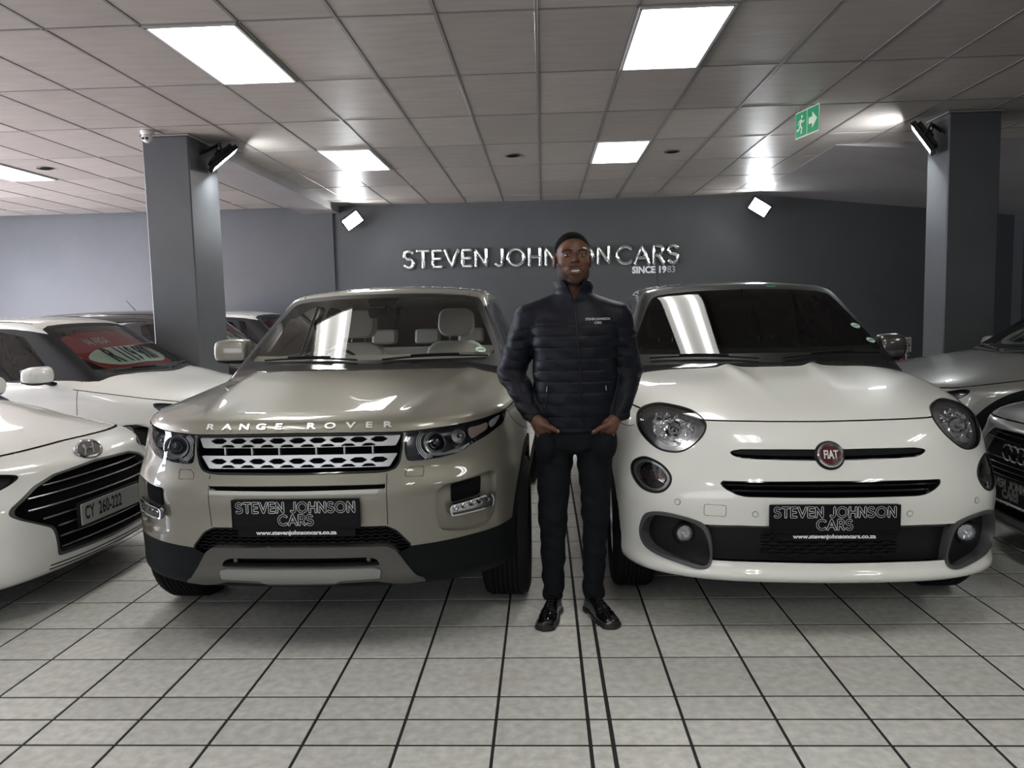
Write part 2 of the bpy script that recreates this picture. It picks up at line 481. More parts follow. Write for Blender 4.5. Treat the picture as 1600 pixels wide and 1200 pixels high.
def on_surface(f, uzs, al=0., side=0, t0=-.75, t1=1.2):
    uzs = np.asarray(uzs, float); A = math.radians(al) if side else 0; s = side or 1
    du = np.array([s*math.cos(A), math.sin(A), 0]); dd = np.array([-s*math.sin(A), math.cos(A), 0])
    P0 = uzs[:, :1]*du+uzs[:, 1:]*np.array([0, 0, 1.])
    ts = np.arange(t0, t1, .05); n = len(P0)
    A_ = (P0[:, None, :]+ts[None, :, None]*dd).reshape(-1, 3); v = (f(*A_.T) < 0).reshape(n, len(ts))
    k = np.where(v.any(1), v.argmax(1), len(ts)-1); hi = ts[k].copy(); lo = hi-.05
    for _ in range(16):
        m = (lo+hi)/2; v = f(*(P0+m[:, None]*dd).T) < 0; hi = np.where(v, m, hi); lo = np.where(v, lo, m)
    return P0+((lo+hi)/2)[:, None]*dd
def frame_at(f, p):
    n = unit(grad(f, np.array([p])))[0]; x = unit(np.cross(n, [0, 0, 1.])) * -1
    if np.linalg.norm(np.cross(n, [0, 0, 1.])) < 1e-3: x = np.array([1., 0, 0])
    y = np.cross(n, x); return np.stack([x, y, n], 1)   # columns: right, up, outward
def text_mesh(s, size=1., bold=0., extrude=0., width=1., align='CENTER', shear=0., spacing=1.):
    cu = bpy.data.curves.new('text', 'FONT'); cu.body = s; cu.size = size; cu.offset = bold; cu.extrude = extrude
    cu.align_x = align; cu.align_y = 'CENTER'; cu.shear = shear; cu.space_character = spacing; cu.resolution_u = 3
    o = bpy.data.objects.new('t', cu); COL.objects.link(o)
    dg = bpy.context.evaluated_depsgraph_get(); me = bpy.data.meshes.new_from_object(o.evaluated_get(dg))
    bpy.data.objects.remove(o); bpy.data.curves.remove(cu)
    V = np.array([v.co[:] for v in me.vertices]).reshape(-1, 3); F = [tuple(p.vertices) for p in me.polygons]
    bpy.data.meshes.remove(me); V[:, 0] *= width; return V, F
def text(name, s, mat_, parent, loc, R=None, **k):
    V, F = text_mesh(s, **k)
    if R is not None: V = V@np.asarray(R).T
    o = mesh(name, V, F, mat_, parent, smooth=False); o.location = loc; return o
# stroke letters (unit height 1, geometric sans)
def arc(cx, cy, rx, ry, a0, a1, n=10):
    return [(cx+rx*math.cos(math.radians(a0+(a1-a0)*i/n)), cy+ry*math.sin(math.radians(a0+(a1-a0)*i/n))) for i in range(n+1)]
STROKES = {
    'S': (.62, [arc(.31, .74, .25, .24, 35, 250, 9)+arc(.31, .26, .27, .25, 75, -145, 10)]),
    'T': (.66, [[(.02, .98), (.64, .98)], [(.33, .98), (.33, .02)]]),
    'E': (.56, [[(.52, .98), (.06, .98), (.06, .02), (.52, .02)], [(.06, .5), (.46, .5)]]),
    'V': (.76, [[(.02, .98), (.38, .02), (.74, .98)]]),
    'N': (.74, [[(.07, .02), (.07, .98), (.67, .02), (.67, .98)]]),
    'J': (.50, [[(.42, .98), (.42, .25)]+arc(.23, .25, .19, .23, 0, -150, 7)]),
    'O': (.98, [arc(.49, .5, .45, .48, 90, 450, 22)]),
    'H': (.74, [[(.07, .98), (.07, .02)], [(.67, .98), (.67, .02)], [(.07, .5), (.67, .5)]]),
    'C': (.84, [arc(.5, .5, .46, .48, 48, 312, 15)]),
    'A': (.82, [[(.03, .02), (.41, .98), (.79, .02)], [(.18, .33), (.64, .33)]]),
    'R': (.64, [[(.07, .02), (.07, .98), (.32, .98)]+arc(.32, .72, .25, .26, 90, -90, 7)+[(.07, .46)], [(.32, .46), (.60, .02)]]),
    ' ': (.34, []),
}
def stroke_text(s, h, gap=.16):
    """-> list of (char, [polyline, ...]) laid out left to right, centred, height h"""
    x = 0; out = []
    for ch in s:
        w_, ls = STROKES[ch]; out.append((ch, [[((px+x)*h, (py-.5)*h) for px, py in l] for l in ls])); x += w_+gap
    W_ = (x-gap)*h
    return [(c, [[(a-W_/2, b) for a, b in l] for l in ls]) for c, ls in out], W_
def flat_stroke(mb, pts, w, z, close=False):
    """flat ribbon with round ends"""
    pts = np.asarray(pts, float)
    for a, b in zip(pts[:-1], pts[1:]):
        d = b-a; L = np.linalg.norm(d); d = d/max(L, 1e-9); n = np.array([-d[1], d[0]])
        ang = math.atan2(d[1], d[0]); P = [b+w*np.array([math.cos(ang+t), math.sin(ang+t)]) for t in np.linspace(-math.pi/2, math.pi/2, 6)]
        P += [a+w*np.array([math.cos(ang+t), math.sin(ang+t)]) for t in np.linspace(math.pi/2, 3*math.pi/2, 6)]
        mb.add([(p[0], p[1], z) for p in P], [tuple(range(len(P)))])
m_lines = mat('letter outline print', (.62, .64, .63), rough=.4)
m_plate = mat('black plate', (.005, .005, .006), rough=.55, spec=.15)
m_web = mat('white lettering', (.75, .75, .75), rough=.5)
def show_plate(parent, loc, R, w=.525, h=.118):
    """black showroom plate: outlined lettering over a strip with the web address; front faces +Z of R"""
    r = bpy.data.objects.new('show_plate', None); link(r, parent); r.location = loc
    r.rotation_euler = mathutils.Matrix([list(map(float, q)) for q in R]).to_euler()
    P = round_poly([(-w/2, -h/2), (w/2, -h/2), (w/2, h/2), (-w/2, h/2)], .008)
    mb = MB().prism(P, -.012, 0); 
    for (a, b, c, d) in ((-w/2, w/2, h/2-.004, h/2), (-w/2, w/2, -h/2, -h/2+.004), (-w/2, -w/2+.004, -h/2, h/2), (w/2-.004, w/2, -h/2, h/2)):
        mb.box(((a+b)/2, (c+d)/2, .001), (b-a, d-c, .006), bev=.001)
    mb.done('plate', m_plate, r)
    MB().prism(round_poly([(-w*.46, -h/2-.034), (w*.46, -h/2-.034), (w*.46, -h/2+.002), (-w*.46, -h/2+.002)], .003), -.010, -.002).done('strip', m_plate, r)
    o1, o2 = MB(), MB()
    for s_, hh, yy, gp in (('STEVEN JOHNSON', .041, .028, .17), ('CARS', .041, -.025, .17)):
        L, W_ = stroke_text(s_, hh, gp); k = w*.93/stroke_text('STEVEN JOHNSON', hh, gp)[1]
        for c, ls in L:
            for l in ls:
                l = [(a*k, b*1.0+yy) for a, b in l]
                flat_stroke(o1, l, .0054, .0006); flat_stroke(o2, l, .0029, .0010)
    mesh('lettering_outline', o1.v, o1.f, m_lines, r, smooth=False); mesh('lettering', o2.v, o2.f, m_plate, r, smooth=False)
    text('web_address', 'www.stevenjohnsoncars.co.za', m_web, r, (0, -h/2-.017, -.0012), size=.0235, bold=.0010, width=1.18, spacing=1.0)
    return r
def wheel(name, parent, x, y, r, w_, side, rim_r=None, nsp=5, tyre=None, rimm=None):
    """wheel with its axle along x, outer face towards side"""
    o = bpy.data.objects.new(name, None); link(o, parent); o.location = (x, y, r)
    R_ = rim_r or r*.66; tw = w_/2
    prof = [(R_-.01, -tw*.82), (R_+.015, -tw*.98), (r*.86, -tw), (r*.96, -tw*.9), (r*.992, -tw*.7)]
    for k in range(-3, 4):
        c = k*tw*.2
        prof += [(r, c-tw*.07), (r, c+tw*.07)] + ([(r-.008, c+tw*.08), (r-.008, c+tw*.12)] if k < 3 else [])
    prof += [(r*.992, tw*.7), (r*.96, tw*.9), (r*.86, tw), (R_+.015, tw*.98), (R_-.01, tw*.82), (R_-.02, 0), (R_-.01, -tw*.82)]
    MB().lathe(prof, axis=0, n=40).done('tyre', M['rubber'], o, auto=50)
    rm = MB().lathe([(R_, tw*.8), (R_-.012, tw*.84), (R_-.02, tw*.6), (R_-.03, -tw*.7), (R_, -tw*.8)], axis=0, n=40)
    rm.lathe([(0, tw*.45), (.055, tw*.45), (.07, tw*.35), (.07, 0), (0, 0)], axis=0, n=20)
    for k in range(nsp):
        t = 2*math.pi*k/nsp; ct, st = math.cos(t), math.sin(t)
        Rm = np.array([[1, 0, 0], [0, ct, -st], [0, st, ct]])
        rm.add([tuple(Rm@np.array(p)) for p in ((tw*.5, .05, -.035), (tw*.5, .05, .035), (tw*.78, R_-.01, .045), (tw*.78, R_-.01, -.045), (tw*.2, .05, -.03), (tw*.2, .05, .03), (tw*.45, R_-.01, .035), (tw*.45, R_-.01, -.035))],
               [(0, 1, 2, 3), (7, 6, 5, 4), (0, 4, 5, 1), (1, 5, 6, 2), (2, 6, 7, 3), (3, 7, 4, 0)])
    q = rm.done('rim', rimm or M['satin'], o)
    if side < 0: o.rotation_euler = (0, 0, math.pi)
    return o
def dup(o, parent=None):
    c = o.copy(); link(c); c.parent = parent if parent is not None else o.parent
    for ch in o.children: dup(ch, c)
    return c
def seat(parent, x, y, z, mt, s=1., hr=True):
    """seat whose base sits at z; returns the root"""
    o = bpy.data.objects.new('seat', None); link(o, parent); o.location = (x, y, z)
    def pad(name, P, h0, h1, fn, bev=.02):
        me = MB().prism(P, h0, h1, fn).done(name, mt, o); m = me.modifiers.new('b', 'BEVEL'); m.width = bev; m.segments = 3; return me
    pad('cushion', round_poly([(-.25, -.5), (.25, -.5), (.27, 0), (-.27, 0)], .06), 0, .16, None, .04)
    R = lambda a, b, h: (a, -.02+b*.30+h, .1+b*.954-h*.1)
    pad('backrest', round_poly([(-.25, 0), (.25, 0), (.27, .3), (.20, .60), (.13, .64), (-.13, .64), (-.20, .60), (-.27, .3)], .05), -.09, .06, R, .035)
    if hr:
        hp = pad('headrest', round_poly([(-.10, .68), (.10, .68), (.135, .74), (.125, .86), (.08, .89), (-.08, .89), (-.125, .86), (-.135, .74)], .03), -.08, .03, R, .03)
        MB().tube([(-.05, .16, .72), (-.05, .19, .80)], .006).tube([(.05, .16, .72), (.05, .19, .80)], .006).done('headrest_post', M['chrome'], o)
    return o
def seam_line(root, f, P, al=0., side=0, r=.0016, name='panel_gap', m=None):
    P = smooth_line(P, 5); Q = on_surface(f, P, al, side)
    return MB().tube(Q, r, n=4).done(name, m or M['void'], root)
def roof_channel(root, f, x, y0, y1, r=.006):
    ys_ = np.linspace(y0, y1, 16); zz = np.full(16, 1.0)
    for _ in range(1):
        lo, hi = np.full(16, 1.35), np.full(16, 1.9)
        for _k in range(18):
            m = (lo+hi)/2; v = f(np.full(16, x), ys_, m) < 0; lo = np.where(v, m, lo); hi = np.where(v, hi, m)
    return MB().tube(np.stack([np.full(16, x), ys_, lo], 1), r, n=6, flat=.5).done('roof_channel', M['black'], root)
# ---------------------------------------------------------------- the showroom
CZ = 3.24
m_tile = mat('floor tile', rough=.32, spec=.45)
_, cr, mp = noise_col(m_tile, (.43, .432, .405), (.60, .60, .565), scale=26, detail=10, bump=.25, bscale=70, bdist=.0015, coord='Generated', lo=.3, hi=.68)
# world-space pattern so that alike tiles differ; plus a small shift per tile and stains
geo = nd(m_tile, 'ShaderNodeNewGeometry'); ln(m_tile, geo.outputs['Position'], mp.inputs[0]); mp.inputs['Scale'].default_value = (1, 1, 1)
oi = nd(m_tile, 'ShaderNodeObjectInfo'); hs = nd(m_tile, 'ShaderNodeHueSaturation')
mr = nd(m_tile, 'ShaderNodeMapRange'); mr.inputs[3].default_value = .93; mr.inputs[4].default_value = 1.06
ln(m_tile, oi.outputs['Random'], mr.inputs[0]); ln(m_tile, mr.outputs[0], hs.inputs['Value'])
st = nd(m_tile, 'ShaderNodeTexNoise'); st.inputs['Scale'].default_value = 2.3; st.inputs['Detail'].default_value = 6; ln(m_tile, geo.outputs['Position'], st.inputs['Vector'])
sr = nd(m_tile, 'ShaderNodeValToRGB'); sr.color_ramp.elements[0].position = .62; sr.color_ramp.elements[1].position = .8
sr.color_ramp.elements[0].color = (0, 0, 0, 1); sr.color_ramp.elements[1].color = (.5, .5, .5, 1); ln(m_tile, st.outputs['Fac'], sr.inputs[0])
mx = nd(m_tile, 'ShaderNodeMix', data_type='RGBA'); mx.inputs[7].default_value = (.36, .29, .22, 1)
ln(m_tile, sr.outputs[0], mx.inputs[0]); ln(m_tile, cr.outputs[0], mx.inputs[6]); ln(m_tile, mx.outputs[2], hs.inputs['Color']); ln(m_tile, hs.outputs[0], bsdf(m_tile).inputs['Base Color'])
m_grout = mat('dark grout', (.012, .012, .013), rough=.8)
X0, X1, Y0, Y1 = -11.2, 8.6, -5.8, 13.3
fl = MB().box(((X0+X1)/2, (Y0+Y1)/2, -.055), (X1-X0, Y1-Y0, .1064)).done('floor', m_grout); tag(fl, 'dark-jointed floor of square grey-beige tiles', kind='structure')
TS, G = .3285, .0095
cols = []
x = .1323
while x > X0+.3: cols.append((x-TS+G/2, x-G/2)); x -= TS
cols.append((.1323+G/2+.002, .2102-G/2-.002)); cols.append((.2102+G/2+.002, .4723-G/2)); x = .4723
while x < X1-.3: cols.append((x+G/2, x+TS-G/2)); x += TS
rows = [(2.641-.167+G/2, 2.641-G/2), (2.641+G/2, 2.806-G/2)]
y = 2.474
while y > -.6: rows.append((y-.3303+G/2, y-G/2)); y -= .3303
y = 2.806
while y < 13: rows.append((y+G/2, y+.3303-G/2)); y += .3303
tile_me = {}
def tile_mesh(w, d, m, h=.012, bev=.0025):
    k = (round(w, 4), round(d, 4), m.name)
    if k not in tile_me:
        o = MB().box((0, 0, -h/2), (w, d, h), bev=bev).done('tile', m); tile_me[k] = o.data; bpy.data.objects.remove(o)
    return tile_me[k]
cand = []
R3 = np.array([_r, _u, _f])
def in_view(x, y, z, mx=1.02):
    c = R3@np.array([x, y, z-1.46])
    return c[2] > .2 and abs(c[0]/c[2])*1200 < 800*mx and abs(c[1]/c[2])*1200 < 600*mx
random.seed(3)
for (a, b) in cols:
    for (c, d) in rows:
        X, Y = (a+b)/2, (c+d)/2
        vis = any(in_view(xx, yy, 0) for xx in (a, b) for yy in (c, d))
        # tiles standing free of the cars first
        cand.append((0 if vis else 1, Y+abs(X)*.15, a, b, c, d, vis))
cand.sort(); nt = 0; rest = MB()
for (o_, _, a, b, c, d, vis) in cand:
    if vis and nt < 296:
        o = bpy.data.objects.new('tile', tile_mesh(b-a, d-c, m_tile)); link(o, fl)
        o.location = ((a+b)/2, (c+d)/2, .0); o.rotation_euler = (random.gauss(0, .0006), random.gauss(0, .0006), 0); nt += 1
    elif Y1 > (c+d)/2 > .0: rest.box(((a+b)/2, (c+d)/2, -.006), (b-a, d-c, .012))
o = rest.done('far_tile', m_tile, fl); tag(o, kind='stuff')
# ceiling
m_ct = mat('ceiling tile', rough=.42, spec=.5)
_, cr, mp = noise_col(m_ct, (.39, .352, .322), (.46, .418, .385), scale=3, detail=5, bump=.35, bscale=9, bdist=.003, stretch=(1, 5, 1), coord='Generated')
geo = nd(m_ct, 'ShaderNodeNewGeometry'); ln(m_ct, geo.outputs['Position'], mp.inputs[0])
oi = nd(m_ct, 'ShaderNodeObjectInfo'); hs = nd(m_ct, 'ShaderNodeHueSaturation')
mr = nd(m_ct, 'ShaderNodeMapRange'); mr.inputs[3].default_value = .9; mr.inputs[4].default_value = 1.1
ln(m_ct, oi.outputs['Random'], mr.inputs[0]); ln(m_ct, mr.outputs[0], hs.inputs['Value']); ln(m_ct, cr.outputs[0], hs.inputs['Color']); ln(m_ct, hs.outputs[0], bsdf(m_ct).inputs['Base Color'])
m_run = mat('ceiling runner', (.30, .28, .27), rough=.3, metal=.3)
m_void = M['void']
ce = MB().box(((X0+X1)/2, (Y0+Y1)/2, CZ+.12), (X1-X0, Y1-Y0, .1)).done('ceiling', m_void); tag(ce, 'suspended ceiling of beige rectangular tiles in a metal grid', kind='structure')
cx0, cy0, CW, CD = -3.011, 4.745, .6007, 1.2065
lights = set()
for j in (-6, -3, 0, 3): lights |= {(6, j), (1, j)}
lights |= {(-6, 3), (-6, 0), (-6, -3)}
lights |= {(11, -3), (11, -6)}
nt = 0; rest = MB(); cells = []
for i in range(-13, 19):
    for j in range(-9, 7):
        a, b, c, d = cx0+i*CW, cx0+(i+1)*CW, cy0+j*CD, cy0+(j+1)*CD
        if b > X1 or a < X0-.5: continue
        if j == 3 and i > 10: d = min(d, 8.93)
        if j > 3 and a > 3.3-.3: continue
        if j == 6: d = min(d, 12.62)
        if (i, j) in lights: continue
        vis = any(in_view(xx, yy, CZ) for xx in (a, b) for yy in (c, d))
        cells.append((not vis, c, i, j, a, b, c, d))
cells.sort()
for (nv, _, i, j, a, b, c, d) in cells:
    if not nv and nt < 290:
        o = bpy.data.objects.new('ceiling_tile', tile_mesh(b-a-.021, d-c-.019, m_ct, .012, .004)); link(o, ce)
        o.location = ((a+b)/2, (c+d)/2, CZ+.012+.004); o.rotation_euler = (random.gauss(0, .0012), random.gauss(0, .002), 0); nt += 1
    else: rest.box(((a+b)/2, (c+d)/2, CZ+.01), (b-a-.016, d-c-.016, .012))
tag(rest.done('far_ceiling_tile', m_ct, ce), kind='stuff')
for i in range(-13, 19):
    X = cx0+i*CW
    if X0 < X < X1: MB().box((X, (Y0+(12.62 if X < 3.3 else 8.93))/2, CZ+.006), (.022, (12.62 if X < 3.3 else 8.93)-Y0, .012), bev=.002).done('runner', m_run, ce)
for j in range(-8, 7):
    Y = cy0+j*CD; xe = X1 if Y < 8.9 else 3.33
    MB().box(((X0+xe)/2, Y, CZ+.0055), (xe-X0, .020, .011), bev=.002).done('cross_runner', m_run, ce)
# lamps in the ceiling
m_frame = mat('lamp frame', (.6, .6, .58), rough=.4)
def panel_mat():
    m = mat('lit diffuser', (.8, .8, .8), rough=.5)
    tc = nd(m, 'ShaderNodeTexCoord'); sp = nd(m, 'ShaderNodeSeparateXYZ'); ln(m, tc.outputs['Object'], sp.inputs[0])
    cr = nd(m, 'ShaderNodeFloatCurve'); 
    mr = nd(m, 'ShaderNodeMapRange'); mr.inputs[1].default_value = -.29; mr.inputs[2].default_value = .29; ln(m, sp.outputs['X'], mr.inputs[0])
    c = cr.mapping.curves[0]; c.points[0].location = (0, .15); c.points[-1].location = (1, .15)
    for x, y in ((.14, .22), (.25, 1), (.36, .30), (.5, .20), (.64, .30), (.75, 1), (.86, .22)): c.points.new(x, y)
    cr.mapping.update(); ln(m, mr.outputs[0], cr.inputs['Value'])
    mu = nd(m, 'ShaderNodeMath', operation='MULTIPLY'); mu.inputs[1].default_value = 33; ln(m, cr.outputs[0], mu.inputs[0])
    ln(m, mu.outputs[0], bsdf(m).inputs['Emission Strength']); bsdf(m).inputs['Emission Color'].default_value = (1, .985, .93, 1)
    return m
m_panel = panel_mat()
wh = {(6, 0): 'large lit ceiling light panel nearest the front right', (1, 0): 'large lit ceiling light panel nearest the front left', (6, 3): 'lit ceiling light panel above the chrome CARS lettering, farther back',
      (1, 3): 'lit ceiling light panel near the left wall floodlight', (-6, 3): 'lit ceiling light panel at the left edge, beyond the left pillar'}
for (i, j) in sorted(lights):
    X, Y = cx0+(i+.5)*CW, cy0+(j+.5)*CD
    r = empty('ceiling_light', (X, Y, CZ), label=wh.get((i, j), 'lit ceiling light panel outside the view, %s row behind the front one, %s' % ({-6: 'third', -3: 'second', 0: 'no', 3: 'no'}[j], {-6: 'far left column', 1: 'left middle column', 6: 'right middle column', 11: 'far right column'}.get(i, 'left'))), cat='ceiling light', group='fluorescent ceiling panels')
    fr = MB(); w_, d_ = CW-.03, CD-.03
    for s in (-1, 1):
        fr.box((s*(w_/2-.008), 0, 0), (.018, d_, .02)); fr.box((0, s*(d_/2-.008), 0), (w_, .018, .02))
    fr.done('frame', m_frame, r)
    MB().box((0, 0, .012), (w_-.03, d_-.03, .006)).done('diffuser', m_panel, r)
    MB().box((0, 0, .04), (w_, d_, .04)).done('housing', m_frame, r)
for (X, Y, L) in ((-.311, 8.96, 'dark round downlight recess in the ceiling left of the far lit panel'), (1.503, 9.02, 'dark round downlight recess in the ceiling right of the far lit panel'), (-5.72, 8.85, 'dark round downlight recess in the ceiling left of the left pillar')):
    r = empty('downlight', (X, Y, CZ), label=L, cat='downlight', group='unlit downlights')
    MB().lathe([(.088, 0), (.088, .004), (.07, .007), (.066, .0)], (0, 0, -.006), n=24).done('rim', mat('downlight rim', (.08, .075, .07), rough=.5), r)
    MB().lathe([(0, -.003), (.066, -.003), (.066, .002), (0, .002)], (0, 0, 0), n=24).done('recess', m_void, r)
# walls
m_wall = mat('dark grey wall paint', rough=.42, spec=.4)
noise_col(m_wall, (.068, .072, .075), (.080, .084, .087), scale=1.3, detail=5, bump=.25, bscale=26, bdist=.004)
m_col = mat('grey pillar paint', rough=.38, spec=.45)
noise_col(m_col, (.086, .090, .095), (.105, .109, .115), scale=2, detail=4, bump=.3, bscale=18, bdist=.004)
m_soff = mat('grey soffit paint', rough=.35); noise_col(m_soff, (.32, .30, .30), (.37, .35, .35), scale=2, bump=.35, bscale=5, bdist=.012)
WH = CZ+.1
def wall(name, x0, x1, y0, y1, z0=0, z1=WH, m=m_wall):
    o = MB().box(((x0+x1)/2, (y0+y1)/2, (z0+z1)/2), (x1-x0, y1-y0, z1-z0)).done(name, m); return tag(o, kind='structure')
wall('wall_back', -3.39, 7.45, 12.6, 12.8)
wall('wall_back_left', X0, -3.39, 12.86, 13.0)
wall('trim_pilaster', -4.12, -3.39, 12.56, 12.87, m=m_wall)
wall('wall_back_right', 7.45, X1, 12.35, 12.8)
wall('wall_right', X1, X1+.2, Y0, 13, m=m_wall)
# left wall: pier, sill, head around its shop window; front wall likewise
m_out = mat('pale window wall paint', (.42, .44, .47), rough=.6)
wall('wall_left', X0-.2, X0, Y0, 2.4, m=m_out); wall('wall_left_pier', X0-.2, X0, 10.4, 13, m=m_out)
wall('wall_left_sill', X0-.2, X0, 2.4, 10.4, 0, .5, m_out); wall('wall_left_head', X0-.2, X0, 2.4, 10.4, 2.9, WH, m_out)
wall('wall_front_right', -.6, X1, Y0-.2, Y0, m=m_out); wall('wall_front_left', X0, -8.4, Y0-.2, Y0, m=m_out)
wall('wall_front_sill', -8.4, -.6, Y0-.2, Y0, 0, .35, m_out); wall('wall_front_head', -8.4, -.6, Y0-.2, Y0, 2.85, WH, m_out)
# beam between the left pillar and the back wall, sloped soffit to the right
wall('trim_beam', -3.85, -3.29, 8.1, 12.86, 3.13, CZ+.05, m_soff)
V = [(3.30, 8.93, CZ+.02), (X1, 8.93, CZ+.02-.0), (X1, 8.93, CZ-.07*(X1-3.3)), (3.30, 8.93, CZ-.002), (3.42, 12.62, CZ-.002), (X1, 12.62, 2.68), (X1, 12.62, CZ+.1), (3.42, 12.62, CZ+.1)]
o = mesh('ceiling_sloped_soffit', V, [(0, 1, 2, 3), (3, 2, 5, 4), (0, 3, 4, 7), (1, 6, 5, 2), (0, 7, 6, 1), (4, 5, 6, 7)], m_soff, smooth=False); tag(o, kind='structure')
# pillars
def pillar(label, x0, x1, y0, y1, top):
    r = empty('pillar', ((x0+x1)/2, (y0+y1)/2, 0), label=label, cat='pillar')
    MB().box((0, 0, top/2), (x1-x0, y1-y0, top), bev=.012).done('shaft', m_col, r)
    MB().box((0, 0, top+.004), (x1-x0+.03, y1-y0+.03, .012)).done('collar', mat('pillar collar', (.3, .3, .29), rough=.5), r)
    return r
pillar('square grey pillar behind the champagne car, carrying a white camera', -3.84, -3.385, 7.45, 8.12, CZ-.012)
pillar('square dark grey pillar on the right behind the white car with black roof', 3.835, 4.317, 7.55, 7.95, CZ-.012)
# ---------------------------------------------------------------- the champagne car: its surface (local: x right, y rearwards, z up)
def P_plan(xs, ys): return Curve(xs, ys, mirror=True)
EV_POS = (-1.037, 3.06, math.radians(-.4))
_ex = [0, .3, .5, .65, .78, .88, .95, 1.02]
_ep = np.array([0, .012, .045, .11, .225, .42, .72, 1.15])
_eu = np.array([0, 0, .0, .015, .04, .07, .08, .08])
def _row(o, k=1., u=0.): return list(o+_ep*k+_eu*u)
EV_F = Tab([.12, .22, .31, .40, .52, .64, .75, .82, .90, .97, 1.02, 1.10], _ex,
           [_row(.62), _row(.40), _row(.10), _row(.04), _row(.03), _row(.025), _row(.022, 1, .1), _row(.05, 1, .5), _row(.062, 1, 1), _row(.082, 1, 1.3), _row(.112, 1, 1.4), _row(.27, 1, 1.4)])
EV_W = Tab([-.2, .5, .9, 1.5, 2.2, 3.0, 3.7, 4.4], [.1, .3, .5, .7, .9, 1.05, 1.25],
           [[.84, .88, .90, .90, .88, .85, .78], [.87, .91, .93, .935, .925, .89, .80], [.89, .93, .948, .952, .945, .91, .82], [.88, .91, .93, .94, .94, .91, .82],
            [.88, .91, .93, .945, .94, .90, .81], [.88, .92, .945, .955, .95, .91, .82], [.88, .92, .94, .945, .93, .90, .80], [.80, .82, .84, .84, .82, .78, .70]])
EV_T = Tab([.05, .25, .5, .8, 1.2, 1.6, 2.2, 3.2, 4.4], [0, .35, .6, .75, .86, .95, 1.05],
           [[1.028, 1.026, 1.012, .99, .97, .945, .90], [1.052, 1.050, 1.030, 1.018, 1.0, .965, .92], [1.082, 1.08, 1.068, 1.05, 1.026, .99, .94], [1.120, 1.117, 1.102, 1.078, 1.05, 1.01, .95],
            [1.165, 1.160, 1.140, 1.112, 1.08, 1.035, .97], [1.18, 1.18, 1.165, 1.14, 1.105, 1.06, 1.0], [1.16, 1.16, 1.155, 1.15, 1.13, 1.08, 1.02], [1.18, 1.18, 1.18, 1.175, 1.16, 1.11, 1.04], [1.15, 1.15, 1.15, 1.13, 1.11, 1.05, 1.0]])
EV_R = Curve([1.5, 1.88, 2.2, 2.7, 3.3, 3.9, 4.3], [1.485, 1.605, 1.648, 1.668, 1.648, 1.58, 1.51])
EV_AX = (.885, 3.545); EV_AZ = .362
def ev_low(x, y, z):
    a = np.abs(x)
    front = EV_F.surf(z, x, y, -1)
    side = a-EV_W(y, z)+.012
    xc = .46+.155*(y-.25)
    rid = .008*np.exp(-((a-xc)/.045)**2)*sstep(.1, .3, y)-.010*sstep(0, .30, a-xc)*sstep(.1, .4, y)
    top = (z-EV_T(y, x)-rid)
    b = smax(front, top, .045)
    b = smax(b, side, .10)
    b = smax(b, y-4.34+.04*a*a, .10)
    return smax(b, .20-z+0*y, .05)
def ev_gh(x, y, z):
    a = np.abs(x)
    ws = (1.15+(z-1.165)*1.74+.42*x*x*(1-.55*(z-1.165))-y)/2.0
    roof = z-(EV_R(y)-.085*x*x-.08*x**4)
    side = (a-(.835-.40*(z-1.1)-.06*sstep(2.8, 4.4, y)))/1.08
    g = smax(ws, roof, .05); g = smax(g, side, .07)
    g = smax(g, (y-(4.32-.55*(z-1.1)))/1.14, .08)
    return smax(g, .9-z+0*y, .05)
def ev(x, y, z):
    b = smin(ev_low(x, y, z), ev_gh(x, y, z), .015)
    for ya in EV_AX:
        c = .405-np.sqrt((y-ya)**2+(z-EV_AZ)**2)
        b = smax(b, np.minimum(c+0*x, np.abs(x)-.60), .012)
    return b
